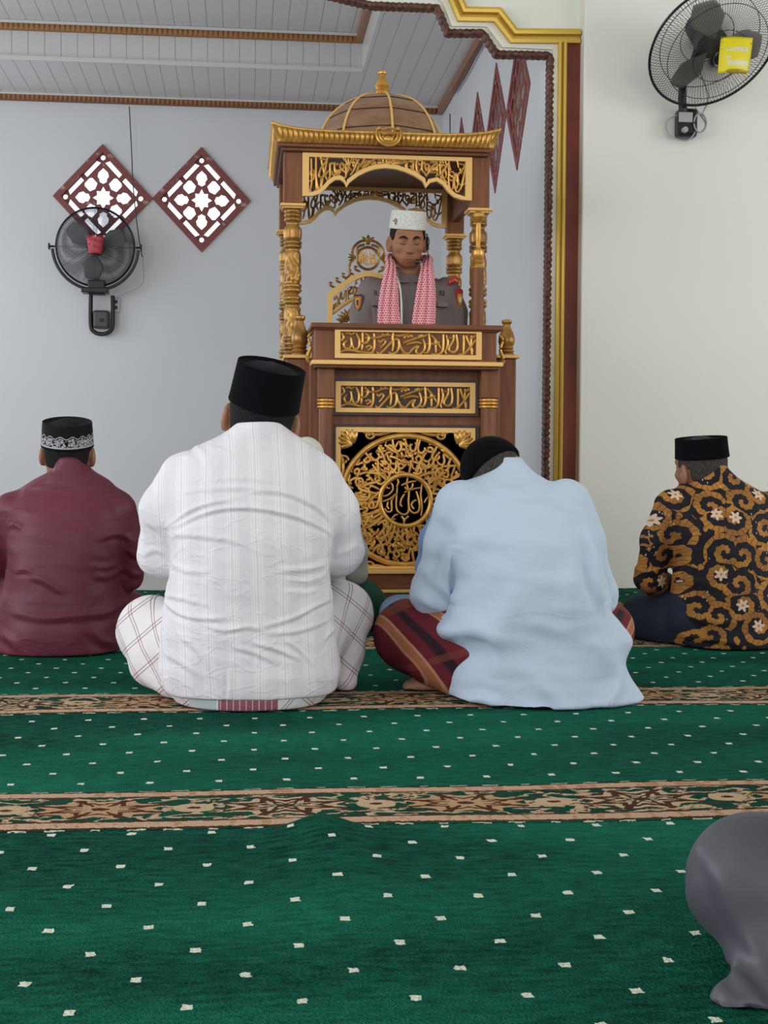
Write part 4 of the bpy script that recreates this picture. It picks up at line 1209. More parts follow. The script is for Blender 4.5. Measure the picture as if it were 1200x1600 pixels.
# ------------------------------------------------------------------ head
def head_sdf(ear=1.0, face=True, jaw=1.0):
    pr = [ell((0, -.012, .025), (.076, .094, .088)), ell((0, .022, -.030), (.061 * jaw, .068, .077)), ell((0, .040, -.078), (.036 * jaw, .034, .030)), ell((0, -.035, -.045), (.058, .055, .055))]
    base = union(pr, .035)
    ears = [ell((s * .083, -.004, -.014), (.011, .023, .036), rotm(.15, 0, s * .35)) for s in (-1, 1)]
    lobes = [ell((s * .076, .0, -.038), (.008, .010, .012)) for s in (-1, 1)]
    feat = [cap((0, .080, .014), (0, .108, -.028), .0085, .0135), ell((0, .102, -.034), (.020, .014, .010)),
            cap((-.040, .074, .026), (-.012, .085, .022), .010, .009), cap((.040, .074, .026), (.012, .085, .022), .010, .009),
            ell((-.042, .060, -.022), (.020, .018, .018)), ell((.042, .060, -.022), (.020, .018, .018)),
            ell((0, .078, -.062), (.030, .014, .020))]
    ff = union(feat, .014)
    sock = [ell((s * .031, .096, .006), (.019, .022, .012)) for s in (-1, 1)]
    lids = union([ell((s * .031, .070, .004), (.0155, .0150, .0125)) for s in (-1, 1)], .004)
    lips = union([ell((0, .0885, -.0575), (.027, .0070, .0044)), ell((0, .0880, -.0660), (.023, .0072, .0050))], .0025)
    nostr = [ell((s * .010, .110, -.040), (.0045, .006, .0035)) for s in (-1, 1)]
    nas = [cap((s * .021, .096, -.036), (s * .034, .082, -.058), .003, .002) for s in (-1, 1)]
    def d(p):
        r = base(p)
        if face:
            r = smin(r, ff(p), .016)
            for s in sock: r = -smin(-r, s(p), .010)
            r = smin(r, lids(p), .004); r = smin(r, lips(p), .005)
            for s in nas: r = -smin(-r, s(p) + .001, .006)
        e = union(ears, .001)(p); 
        e = -smin(-e, ell((.090, .004, -.008), (.010, .011, .018))(p), .004); e = -smin(-e, ell((-.090, .004, -.008), (.010, .011, .018))(p), .004)
        e = smin(e, union(lobes, .001)(p), .006)
        return smin(r, e, .008)
    return d
HEAD = head_sdf(); 
def hair_sdf(low=-.052, thick=.0045, front=.045):
    c = union([ell((0, -.012, .025), (.076, .094, .088)), ell((0, -.035, -.045), (.058, .055, .055))], .035)
    def d(p):
        r = c(p) - thick
        cut = np.maximum(low - p[:, 2], p[:, 1] - front)
        side = np.maximum(np.abs(p[:, 0]) - .0, 0)
        # keep clear of the ears below their top
        ear = np.maximum(-(p[:, 1] + .030), (p[:, 2] - .028)); 
        lowside = -(smin(np.maximum(np.abs(p[:, 1] + .0) - .022, p[:, 2] - .020), np.maximum(-(p[:, 1] + .0), p[:, 2] + .004), .01))
        return np.maximum(np.maximum(r, cut), -np.maximum(np.maximum(-(p[:, 1] + .026), p[:, 2] - .004), -.5))
    return d

def hand_prims(w, d, up, side, s=1.0, curl=.9):
    """relaxed, slightly curled hand: w wrist point, d finger direction, up back-of-hand direction, side +1/-1 thumb side"""
    w = np.array(w, float); d = np.array(d, float); d /= np.linalg.norm(d); up = np.array(up, float); up -= d * (up @ d); up /= np.linalg.norm(up)
    x = np.cross(d, up) * side
    out = [cap(w, w + d * .045 * s, .022 * s, .024 * s), ell(w + d * .055 * s, (.040 * s, .044 * s, .040 * s), np.column_stack([x, d, up])) if False else cap(w + d * .03 * s - x * .018 * s, w + d * .08 * s - x * .024 * s, .015 * s, .012 * s),
           cap(w + d * .03 * s + x * .014 * s, w + d * .082 * s + x * .024 * s, .016 * s, .012 * s), cap(w + d * .03 * s, w + d * .085 * s, .016 * s, .013 * s)]
    for k, (o, L) in enumerate(((-.032, .060), (-.011, .072), (.011, .076), (.032, .068))):
        b = w + d * .085 * s + x * o * s; p = b
        for j in range(3):
            a = curl * (j + .4) * .38; q = p + (d * math.cos(a) - up * math.sin(a)) * L * s * (.42, .32, .26)[j]
            out.append(cap(p, q, .0088 * s, .0078 * s)); p = q
    b = w + d * .025 * s + x * .026 * s; m = b + (d * .55 + x * .75 - up * .25) * .036 * s; t = m + (d * .85 + x * .25 - up * .3) * .034 * s
    out += [cap(b, m, .012 * s, .0105 * s), cap(m, t, .0105 * s, .0085 * s)]
    return out
def foot_prims(heel, toe, s=1.0):
    h = np.array(heel, float); t = np.array(toe, float); m = h * .45 + t * .55
    side = np.cross((t - h) / np.linalg.norm(t - h), (0, 0, 1.0)); L = np.linalg.norm(t - h)
    out = [cap(h, m, .030 * s, .030 * s), cap(m, h * .15 + t * .85, .032 * s, .026 * s)]
    for k in range(5):
        o = (k - 2) * .014 * s; b = h * .15 + t * .85 + side * o; e = b + (t - h) / L * (.045 - .005 * k) * s
        out.append(cap(b, e, .010 * s, .0085 * s if k else .011 * s))
    return out
def bbox(pts, m): 
    A = np.array(pts); return A.min(0) - m, A.max(0) + m

m_skin = Mat('brown_skin', (0.30, 0.145, 0.085), 0.5, Subsurface_Weight=0.05)
_n = m_skin.noise(25, 3)
m_skin.color(m_skin.mix(_n, (0.34, 0.165, 0.10), (0.25, 0.115, 0.065)))
m_skinp = Mat('sunburnt_brown_skin', (0.35, 0.17, 0.11), 0.62, spec=.3, Subsurface_Weight=0.05)
_n = m_skinp.noise(25, 3)
m_skinp.color(m_skinp.mix(_n, (0.36, 0.160, 0.090), (0.28, 0.115, 0.062)))
def hairmat(name, c1, c2):
    m = Mat(name, c1, 0.8, spec=.12); X, Y, Z = m.xyz(); n = m.noise(260, 3, m.vec(X, Y, Z * .35)); m.color(m.mix(n.step(.3, .7), c1, c2)); m.bump(n, .35, .0015); return m
m_hair = hairmat('black_hair', (.008, .007, .008), (.020, .017, .017))
m_greyhair = hairmat('greying_hair', (.030, .024, .022), (.075, .062, .056))
m_velvet = Mat('black_velvet', (0.006, 0.005, 0.007), 0.95, spec=0.02, Sheen_Weight=0.03, Sheen_Roughness=0.4)

def songkok(parent, c, R, w, l, h, mat, name='songkok', taper=.95, crease=.012):
    """stiff oval cap, open below; c = centre of its lower rim"""
    N = 56; V = []; Fc = []
    rows = [(.0, 1.0, 0), (.0, 1.012, .004), (0, 1.0, .010), (0, 1 - (1 - taper) * .5, h * .5), (0, taper, h - .004), (0, taper - .006, h), (0, taper - .035, h - .004), (0, taper - .12, h - .010)]
    for (_, k, z) in rows:
        for i in range(N):
            a = 2 * PI * i / N; x, y = math.cos(a), math.sin(a)
            e = 1 / (abs(x) ** 1.9 + abs(y) ** 1.9) ** (1 / 1.9)
            V.append((x * e * w / 2 * k, y * e * l / 2 * (k * .5 + .5), z))
    top = rows[-1]
    for j, q in enumerate((.6, .25)):
        for i in range(N):
            x, y, z = V[(len(rows) - 1) * N + i]
            V.append((x * q, y * (q * .6 + .4 if j == 0 else .62), h - .010 + crease * (1 - q)))
    M_ = len(rows) + 2
    for r in range(M_ - 1):
        for i in range(N): Fc.append((r * N + i, r * N + (i + 1) % N, (r + 1) * N + (i + 1) % N, (r + 1) * N + i))
    Fc.append(tuple((M_ - 1) * N + i for i in range(N)))
    W_ = np.array(V) @ np.array(R).T + np.array(c)
    # origin at the cap so that its own patterns follow it
    o = mesh_obj(name, W_, Fc, mat, parent, True, origin=None); sharp(o, 50)
    s = o.modifiers.new('thick', 'SOLIDIFY'); s.thickness = .004; s.offset = -1
    return o

def hair_of(parent, c, R, s, mat, low=-.052, name='hair', vox=.004):
    f = xf(hair_sdf(low), R, c, s); lo, hi = np.array(c) - .14 * s, np.array(c) + .14 * s
    V, Q = surface(f, lo, hi, vox); V = relax(V, Q, 2)
    return mesh_obj(name, V, Q, mat, parent, True)

def cloth(parent, name, f, lo, hi, vox, mat, lines=(), waves=(), it=2, floor=0.004, after=None):
    V, Q = surface(f, lo, hi, vox); V = relax(V, Q, it); N = normals(V, Q)
    disp = np.zeros(len(V))
    for wv, amp in waves: disp += amp * wv(V)
    if lines: disp += folds(V, N, lines)
    V = V + N * disp[:, None]
    if after is not None: V = after(V, N)
    V[:, 2] = np.maximum(V[:, 2], floor)
    if (V[:, 2] <= floor + 1e-6).all(): pass
    return mesh_obj(name, V, Q, mat, parent, True)

def person(origin, label, prims_body, head, skin, group=None, vox=.008, hvox=.0045, neck=None):
    """one continuous body: coarse cells for trunk and limbs, fine ones for the head"""
    c, R, s = head
    fh = xf(HEAD, R, c, s)
    nk = cap(np.array(c) + np.array(R) @ np.array((0, -.030, -.050)) * s, neck, .055 * s, .066 * s)
    f_head = union([fh, nk], .03)
    f_body = union([nk] + prims_body, .03)
    lo, hi = bbox([np.array(c), np.array(neck)], .15 * s); 
    Vh, Qh = surface(f_head, lo, hi, hvox); Vh = relax(Vh, Qh, 1, .4)
    return f_body, Vh, Qh
def finish_person(origin, label, f_body, lo, hi, vox, Vh, Qh, skin, group=None):
    Vb, Qb = surface(f_body, lo, hi, vox); Vb = relax(Vb, Qb, 2); Vb[:, 2] = np.maximum(Vb[:, 2], .006)
    V = np.vstack([Vb, Vh]); Q = np.vstack([Qb, Qh + len(Vb)])
    o = mesh_obj('person', V, Q, skin, None, True, origin=origin)
    return tag(o, label, 'person', group)
# ================================================================== seated worshippers
def seated(label, Yc, torso, arms, legs, head, neck, mats, feet=(), lines=(), shirt_low=.022, waves_s=1.0, vox=.005, hat=None, hairlow=-.052,
           hair=m_hair, skin=m_skin, group=None, extra_shirt=(), shirt_n=2.3, leg_waves=1.0, sleeve_k=.022, hands=True, lower_name='sarong', dist_wave=(9, 22), hatscale=1.0, shirt_name='shirt', leg_k=.04, pin=0.0, leg_lines=(), robe=False, after=None):
    """all in world metres. torso: loft rows; arms / legs: chains of (x, y, z, radius)"""
    zt = [r[0] for r in torso]; cx = np.mean([(r[1] + r[2]) / 2 for r in torso]); 
    origin = (cx, Yc, 0.0)
    lt = loft(torso, shirt_n)
    body_pr = [inset(lt, .014)]
    for a in arms:
        body_pr += chain([(x, y, z, r * .68) for x, y, z, r in a])
        if hands:
            e, w = np.array(a[-2][:3]), np.array(a[-1][:3]); side = 1 if w[0] < cx else -1
            body_pr += hand_prims(w, (w - e) + np.array([0, .02, -.05]), (0, .1, 1), -side, .95)
    for l in legs: body_pr += chain([(x, y, z, r * .72) for x, y, z, r in l])
    for h, t in feet: body_pr += foot_prims(h, t)
    f_body, Vh, Qh = person(origin, label, body_pr, head, skin, neck=neck)
    pts = [(r[1], r[3], r[0]) for r in torso] + [(r[2], r[4], r[0]) for r in torso] + [p[:3] for a in arms for p in a] + [p[:3] for a in legs for p in a] + [tuple(neck)]
    lo, hi = bbox(pts, .13); lo[2] = -.02
    man = finish_person(origin, label, f_body, lo, hi + np.array([0, .1, 0]), .008, Vh, Qh, skin, group)
    # lower garment
    leg_pr = []
    for l in legs: leg_pr += chain(l)
    zb = min(zt); low = [r for r in sorted(torso) if r[0] < zb + .16]
    pel = loft([(-.01 if k == 0 else r[0], r[1] + .012 + pin, r[2] - .012 - pin, r[3] + .009 + pin, r[4]) for k, r in enumerate(low)] + [(low[-1][0] + .02, low[-1][1] + .03, low[-1][2] - .03, low[-1][3] + .03, low[-1][4] - .02)], shirt_n)
    fl_ = union([pel] + leg_pr, leg_k)
    if not robe:
        wv = [(Wave(dist_wave[0], 3, stretch=(1, 1, 1.3)), .0035 * leg_waves), (Wave(dist_wave[1], 5, stretch=(.6, 1, 1.6)), .0020 * leg_waves)]
        cloth(man, lower_name, fl_, lo, hi, vox * 1.2, mats[1], leg_lines, wv)
    # upper garment
    arm_pr = []
    for a in arms: arm_pr += chain(a)
    def fs(p):
        z = lt(p)
        if shirt_low > 0: z = np.maximum(z, shirt_low - p[:, 2])
        r = z
        for q in arm_pr: r = smin(r, q(p), sleeve_k)
        for q in extra_shirt: r = smin(r, q(p), .02)
        if robe: r = smin(r, fl_(p), .03)
        return r
    ws = [(Wave(7, 11, stretch=(1, 1, 1.4)), .0042 * waves_s), (Wave(17, 12, stretch=(.8, 1, 1.7)), .0020 * waves_s), (Wave(45, 13, stretch=(.6, 1, 1.6)), .0008 * waves_s)]
    cloth(man, shirt_name, fs, lo, hi, vox, mats[0], lines, ws, after=after)
    c, R, s = head
    hair_of(man, c, R, s, hair, hairlow)
    if hat is not None:
        off, w, l, h, mat, hr, tp, nm = hat
        songkok(man, np.array(c) + np.array(R) @ np.array(off) * s, hr, w, l, h, mat, nm, tp)
    return man

class Tr:
    """reads picture positions off the man's own upright plane"""
    def __init__(s, Yc): s.Y = Yc
    def __call__(s, px, py, dy=0.0): return P(px, py, s.Y + dy)
    def row(s, py, xl, xr, b, f):
        a, c = s(xl, py), s(xr, py); return (float((a[2] + c[2]) / 2), float(a[0]), float(c[0]), s.Y + b, s.Y + f)
    def ch(s, L): return [tuple(s(x, y, d)) + (r,) for x, y, d, r in L]
    def fl(s, L, w, h, dy=-.18): return ([tuple(s(x, y, dy)[[0, 2]]) for x, y in L], w, h)

# ---------------------------------------------------------------- cloths
def wrinkles(m, s=1.0):
    """creases of worn cloth: thin ridges between soft bulges"""
    X, Y, Z = m.xyz()
    n = m.noise(4.2 * s, 3, m.vec(X, Y, Z * 1.5), .45, .7); r1 = 1 - (n - .5).abs().step(0, .06)
    n2 = m.noise(9 * s, 2, m.vec(X + 5, Y, Z * 1.7), .5, .5); r2 = 1 - (n2 - .5).abs().step(0, .05)
    return r1 * .55 + r2 * .35 + n2 * .5
def fabric(name, col, rough=.8, weave=900, b=.15, sheen=0.0, spec=.3, wr=.5):
    m = Mat(name, col, rough, spec=spec, Sheen_Weight=sheen); n = m.noise(3, 3); m.color(m.mix(n.step(.3, .7) * .12, col, tuple(c * .8 for c in col)))
    m.bump(m.noise(weave, 2) * .12 + wrinkles(m) * wr, b * 2, .006); return m
m_white = Mat('white_woven_cotton', (.74, .74, .78), .85, spec=.2)
X, Y, Z = m_white.xyz()
def comb(c, per, wid): return (((c / per).frac() - .5).abs()).lt(wid / per / 2)
_w = m_white.noise(6, 2); Xw = X + (_w - .5) * .012 + (Z - .5) * .03
g_ = ((Xw / .062).frac() - .5).abs() * .062
l_ = (g_ - .0045).abs().lt(.0013).max((g_ - .0105).abs().lt(.0011)).max(((Xw / .031).frac() - .5).abs().lt(.035) * .5)
m_white.color(m_white.mix(l_ * .8, (.70, .665, .71), (.86, .84, .87)))
m_white.bump(l_ * .12 + m_white.noise(500, 2) * .08 + wrinkles(m_white, 1.2) * .8, .40, .006)
m_plaidw = Mat('white_sarong_with_red_lines', (.74, .70, .72), .85, spec=.2)
X, Y, Z = m_plaidw.xyz()
def dbl(u, per=.085, gap=.010, w=.0016):
    d = ((u / per).frac() - .5).abs() * per
    return (d - gap / 2).abs().lt(w / 2 + .0002)
xa = float(P(388, 1000, 3.5)[0]); ax_ = (X - xa).abs(); sg_ = (X - xa).gt(0) * 2 - 1
u1 = ax_ * .72 + Z * .9 + Y * .15; u2 = ax_ * .9 - Z * .75 + Y * .3
ln = dbl(u1).max(dbl(u2, .075))
mid_ = ax_.lt(.075) * Z.lt(.05)
stp = (((X / .016).frac() - .5).abs().lt(.08))
cc = m_plaidw.mix(ln, (.72, .68, .70), (.20, .035, .05))
cc = m_plaidw.mix(mid_, cc, m_plaidw.mix(stp, (.30, .10, .13), (.60, .45, .47)))
cc = m_plaidw.mix((X - xa + .115).abs().lt(.035) * Z.lt(.05), cc, (.50, .55, .56))
m_plaidw.color(cc); m_plaidw.bump(m_plaidw.noise(600, 2) * .1 + wrinkles(m_plaidw) * .7, .3, .006)
m_blue = fabric('pale_blue_cotton', (.50, .58, .72), .82, 700, .15)
m_burg = Mat('burgundy_plaid_sarong', (.10, .015, .02), .75, spec=.25)
X, Y, Z = m_burg.xyz()
xb = float(P(820, 1000, 3.5)[0]); ab = (X - xb).abs()
u1 = ab * .95 - Z * .55 - Y * .25; u2 = ab * .45 + Z * .9
def strp(u, per, c, w): return ((((u / per).frac() - c).abs()) * per).step(w, w * .55)
f1 = strp(u1, .125, .50, .012); f1b = strp(u1, .125, .42, .004).max(strp(u1, .125, .60, .004)); f2 = strp(u2, .15, .3, .012); f3 = strp(u1, .125, .0, .03)
cc = m_burg.mix(f3, (.125, .012, .020), (.022, .008, .014)); cc = m_burg.mix(f2 * .5, cc, (.20, .05, .03)); cc = m_burg.mix(f1 * .75, cc, (.42, .16, .07)); cc = m_burg.mix(f1b * .7, cc, (.50, .28, .16))
m_burg.color(cc); m_burg.bump(m_burg.noise(600, 2) * .1 + wrinkles(m_burg) * .7, .3, .006)
m_maroon = Mat('maroon_satin_cotton', (.085, .018, .028), .5, spec=.28, Sheen_Weight=.0, Sheen_Roughness=.35)
_n = m_maroon.noise(3, 3); m_maroon.color(m_maroon.mix(_n.step(.3, .7), (.130, .024, .042), (.098, .017, .031))); m_maroon.bump(m_maroon.noise(500, 2) * .1 + wrinkles(m_maroon, .9) * .7, .30, .006)
m_navy = fabric('navy_trousers', (.012, .018, .035), .8)
m_green = fabric('dark_green_sarong', (.008, .070, .042), .8)
m_bluegrey = fabric('blue_grey_shirt', (.13, .19, .34), .8)
m_greysatin = Mat('grey_satin_cloth', (.070, .066, .085), .45, spec=.35, Sheen_Weight=.05, Sheen_Roughness=.35)
m_greysatin.bump(m_greysatin.noise(500, 2), .08, .001)
m_whitecap = fabric('white_knit', (.62, .60, .54), .9, 160, .7)

# batik: spiralling leafy scrolls on black with pale flowers
m_batik = Mat('brown_batik_cotton', (.3, .15, .04), .75, spec=.25)
X, Y, Z = m_batik.xyz()
sx_b = 1.0
vx, vz = X * 1.0 + Y * .08, Z * 1.0 + Y * .15
n_v = m_batik.node('ShaderNodeTexVoronoi'); n_v.voronoi_dimensions = '2D'; n_v.feature = 'F1'; n_v.inputs['Scale'].default_value = 10.5; n_v.inputs['Randomness'].default_value = .75
m_batik.nt.links.new(m_batik.vec(vx, vz, 0.0), n_v.inputs['Vector'])
sp_ = m_batik.node('ShaderNodeSeparateXYZ'); m_batik.nt.links.new(n_v.outputs['Position'], sp_.inputs[0])
sc_ = m_batik.node('ShaderNodeSeparateColor'); m_batik.nt.links.new(n_v.outputs['Color'], sc_.inputs[0])
rnd1, rnd2 = S(m_batik.nt, sc_.outputs[0]), S(m_batik.nt, sc_.outputs[1])
dx_, dz_ = (vx * 1.0 - S(m_batik.nt, sp_.outputs[0])) , (vz - S(m_batik.nt, sp_.outputs[1]))
hand = rnd1.gt(.5) * 2 - 1
r_ = (dx_ * dx_ + dz_ * dz_).sqrt(); t_ = (dz_ * hand).atan2(dx_) / (2 * PI)
sph = (r_ / .042 - t_ + rnd2 * 3)
ser = ((r_ / .042 - t_ + rnd2 * 3).floor() * 0 + (t_ * 2 * PI * 9).sin()) * .045
arm_ = ((sph.frac() - .5).abs() + ser).lt(.235)
vein = ((t_ * 2 * PI * 18 + r_ * 90).sin()).gt(.93)
lf = m_batik.voronoi(34, m_batik.vec(vx, vz * .8, 0.0)); lf2 = m_batik.noise(40, 2, m_batik.vec(vx, vz, 0.0))
outer_ = r_.gt(.052)
blossom = ((lf + (lf2 - .5) * .25).lt(.31)) * outer_
org = ((arm_ * (1 - outer_)).max(blossom)).max(arm_ * r_.lt(.066))
nv2 = m_batik.noise(14, 2)
cc = m_batik.mix(org, (.010, .008, .013), m_batik.mix(nv2.step(.35, .65), (.43, .19, .035), (.28, .115, .028)))
cc = m_batik.mix(org * vein * .8, cc, (.03, .015, .012))
ang = dz_.atan2(dx_)
fl_m = (r_ - ((ang * 6 + rnd1 * 6).cos() * .0055)).lt(.0175) * rnd2.gt(.55)
cc = m_batik.mix(fl_m, cc, (.66, .47, .36)); cc = m_batik.mix(r_.lt(.004) * rnd2.gt(.55), cc, (.42, .18, .05))
spr = m_batik.voronoi(75, m_batik.vec(vx * 1.6, vz * .7, 0.0)).lt(.20) * m_batik.noise(11, 1).gt(.60)
cc = m_batik.mix(spr * (1 - fl_m), cc, (.62, .42, .26))
m_batik.color(cc); m_batik.bump(m_batik.noise(600, 2) * .1 + wrinkles(m_batik) * .6, .25, .006)

# embroidered band and motif on the second man's cap
def embroidered(c, R, h):
    m = Mat('black_cap_with_silver_embroidery', (.006, .005, .007), .8, spec=.2)
    X, Y, Z = m.xyz(); R = np.array(R)
    L = [(X - float(c[0])) * float(R[0, k]) + (Y - float(c[1])) * float(R[1, k]) + (Z - float(c[2])) * float(R[2, k]) for k in range(3)]
    lx, ly, lz = L
    a = ly.atan2(lx); wav = (a * 16).sin() * .004
    wedge = (a * 1.0).sin().abs() * .0
    bnd = lz.gt(.012) * (lz + wav).lt(.038)
    n = m.voronoi(120, m.vec(lx, ly, lz), 'DISTANCE_TO_EDGE').gt(.10)
    ln_ = (lz - .0095).abs().lt(.0018).max((lz - .043 + wav).abs().lt(.0012))
    top = lz.gt(h - .014) * (lx + .0).abs().lt(.030) * ly.gt(-.035) * ly.lt(.03) * ((lx * 260).sin() * (ly * 200).sin()).gt(-.35)
    fac = (bnd * n).max(ln_).max(top)
    m.color(m.mix(fac, (.006, .005, .007), (.45, .45, .48))); return m

# ---------------------------------------------------------------- 1. man in the white shirt
t = Tr(3.55)
torso = [t.row(*r) for r in [(661, 372, 440, -.072, .11), (668, 362, 450, -.074, .12), (680, 350, 462, -.076, .13), (692, 318, 486, -.082, .15), (712, 284, 508, -.10, .17), (740, 266, 522, -.135, .18), (780, 262, 524, -.165, .17), (830, 264, 520, -.185, .16), (870, 267, 514, -.19, .15),
                              (930, 259, 517, -.19, .16), (990, 251, 522, -.20, .18), (1045, 248, 531, -.205, .20), (1075, 256, 525, -.20, .20), (1090, 272, 508, -.19, .20)]]
arms = [t.ch([(292, 752, .02, .072), (262, 800, .04, .068), (250, 868, .08, .062), (300, 905, .30, .045), (350, 915, .38, .038)]),
        t.ch([(494, 752, .02, .072), (521, 800, .04, .070), (531, 862, .08, .064), (482, 900, .30, .045), (432, 912, .38, .038)])]
legs = [t.ch([(330, 1020, .0, .12), (235, 985, .22, .088), (300, 1045, .34, .060), (420, 1060, .40, .050)]), t.ch([(450, 1020, .0, .12), (527, 960, .22, .088), (480, 1040, .34, .06), (360, 1060, .42, .05)]),
        t.ch([(236, 985, .20, .085), (238, 1035, .12, .055), (262, 1070, .04, .030)]), t.ch([(526, 965, .20, .085), (534, 1020, .16, .060), (540, 1062, .12, .032)])]
feet = [(t(420, 1075, .44), t(330, 1075, .30)), (t(360, 1075, .44), t(450, 1075, .30))]
hR = rotm(-.22, .16, 0); hc = t(409, 651, .06)
def c6(L, w, h, dy=-.18): return t.fl([(170 + x / 2.667, 530 + y / 2.667) for x, y in L], w, h, dy)
L1 = [(a_, w_ * .72, h_ * 1.0) for a_, w_, h_ in [c6([(235, 790), (330, 722), (430, 685), (520, 670)], .008, .007), c6([(560, 640), (700, 640), (820, 675), (900, 725), (945, 770)], .008, .007), c6([(245, 800), (380, 735), (500, 706), (640, 710), (780, 742), (900, 795), (942, 835)], .008, .009),
      c6([(300, 645), (420, 628), (560, 622), (700, 632), (800, 655)], .009, .004), c6([(400, 590), (560, 580), (720, 600)], .010, .003), c6([(240, 830), (330, 820), (460, 830), (560, 850)], .010, .004),
      c6([(910, 940), (820, 960), (700, 960)], .011, .005), c6([(915, 990), (830, 1010), (740, 1000)], .009, .005), c6([(250, 950), (330, 970), (430, 965)], .011, .004), c6([(215, 1110), (300, 1152), (400, 1165), (500, 1160)], .009, .007), c6([(215, 1090), (290, 1085), (420, 1110)], .010, .005),
      c6([(640, 1195), (760, 1165), (860, 1120), (935, 1100)], .009, .007), c6([(660, 1225), (800, 1215), (930, 1180)], .009, .005), c6([(600, 1260), (700, 1290), (800, 1335)], .008, .006), c6([(720, 1240), (800, 1300), (850, 1360)], .008, .004),
      c6([(520, 1280), (600, 1300), (700, 1345)], .009, .005), c6([(500, 1370), (505, 1440), (500, 1500)], .007, .004), c6([(300, 1240), (380, 1300), (420, 1380)], .012, .005), c6([(900, 1270), (930, 1240), (975, 1220)], .008, .005),
      c6([(230, 1330), (300, 1350), (380, 1400)], .012, .004), c6([(880, 1050), (820, 1060), (720, 1045)], .010, .004), c6([(380, 1180), (480, 1210), (580, 1195), (640, 1210)], .009, .005),
      c6([(160, 760), (200, 790), (230, 830)], .010, .004, .0), c6([(140, 900), (190, 880), (240, 900)], .012, .005, .0), c6([(1000, 740), (970, 800), (950, 900)], .010, .005, .0), c6([(1040, 850), (1000, 880), (940, 900)], .012, .004, .0), c6([(300, 420), (380, 470), (420, 540)], .012, .003)]]
man1 = seated('person from behind in white woven shirt, tall black cap and white checked sarong', 3.55, torso, arms, legs, (hc, hR, 1.10), t(405, 690, .07), (m_white, m_plaidw), feet, L1, .030, 1.0, .0045,
              hat=((0, -.012, .030), .190, .230, .110, m_velvet, rotm(-.24, .20, 0), .96, 'songkok'), hairlow=-.058)

# ---------------------------------------------------------------- 2. man in the pale blue shirt
t = Tr(3.55)
torso = [t.row(*r) for r in [(714, 787, 824, .04, .15), (724, 778, 834, .03, .16), (738, 762, 846, .015, .18), (750, 738, 872, .0, .19), (772, 702, 906, -.05, .19), (800, 700, 922, -.10, .19), (840, 706, 936, -.145, .18), (900, 714, 946, -.175, .17), (945, 712, 952, -.19, .16), (962, 700, 962, -.19, .16), (976, 682, 972, -.19, .16), (986, 688, 982, -.195, .17), (1000, 704, 986, -.195, .18), (1012, 712, 978, -.20, .18), (1030, 706, 968, -.205, .18),
                              (1050, 698, 976, -.21, .20), (1075, 693, 992, -.215, .20), (1088, 700, 1000, -.225, .19), (1093, 712, 990, -.22, .18)]]
arms = [t.ch([(722, 792, .04, .072), (704, 850, .06, .068), (682, 925, .12, .066), (730, 950, .30, .050), (790, 960, .38, .038)]),
        t.ch([(884, 788, .04, .075), (908, 850, .06, .068), (932, 930, .12, .062), (890, 955, .30, .048), (850, 960, .38, .038)])]
legs = [t.ch([(760, 1020, .0, .12), (640, 995, .20, .092), (700, 1055, .26, .065), (800, 1065, .36, .050)]), t.ch([(890, 1020, .0, .12), (938, 985, .20, .085), (900, 1050, .34, .06), (780, 1065, .40, .05)]),
        t.ch([(645, 990, .18, .088), (680, 1030, .08, .065), (712, 1060, .0, .045)]), t.ch([(945, 985, .16, .07), (955, 1020, .10, .045)])]
feet = [(t(700, 1070, .10), t(655, 1072, .12)), (t(800, 1080, .44), t(880, 1080, .34))]
hR = rotm(.62, -.42, .25); hc = t(779, 754, .13)
def c7(L, w, h, dy=-.17): return t.fl([(560 + x / 2.609, 640 + y / 2.609) for x, y in L], w, h, dy)
L2 = [(a_, w_, h_ * 1.6) for a_, w_, h_ in [c7([(430, 560), (415, 650), (410, 760), (440, 830)], .016, .013), c7([(960, 500), (975, 600), (985, 720), (1010, 800)], .016, .012), c7([(560, 440), (500, 520), (450, 600)], .030, .006), c7([(420, 870), (500, 900), (560, 960), (550, 1100)], .025, .008),
      c7([(330, 900), (380, 960), (395, 1020)], .010, .006), c7([(1030, 1010), (1060, 1100), (1000, 1180), (950, 1225)], .022, .009), c7([(700, 1080), (780, 1160), (825, 1240)], .022, .007), c7([(560, 1200), (500, 1180), (440, 1205)], .014, .006),
      c7([(380, 430), (420, 480), (430, 560)], .020, .005), c7([(600, 300), (640, 330), (720, 330), (830, 290)], .014, .004), c7([(280, 650), (330, 720), (400, 780)], .018, .006, .02), c7([(250, 760), (320, 800), (400, 820)], .016, .005, .02), c7([(1000, 760), (1040, 780), (1070, 770)], .012, .004, .0), c7([(640, 700), (620, 800), (560, 900)], .03, .004), c7([(900, 620), (860, 760), (880, 900)], .03, .004), c7([(700, 860), (820, 900), (960, 880)], .02, .003)]]
def hem2(V, N):
    """lower hem flares towards the back and to the right corner"""
    V = V.copy(); z = V[:, 2]; k = np.clip((.16 - z) / .16, 0, 1) ** 1.5; back = N[:, 1] < .3
    V[:, 1] -= (k * back * (.008 * np.sin((V[:, 0] - .2) * 24) + .004 * np.sin(V[:, 0] * 61)))
    return V
flap = []
man2 = seated('person from behind in pale blue shirt and burgundy plaid sarong, head bowed low', 3.55, torso, arms, legs, (hc, hR, .97), t(792, 752, .10), (m_blue, m_burg), feet, L2, .006, 1.2, .0045,
              hat=None, hair=m_greyhair, extra_shirt=flap, after=hem2, hairlow=-.055, pin=.024, leg_waves=.7)

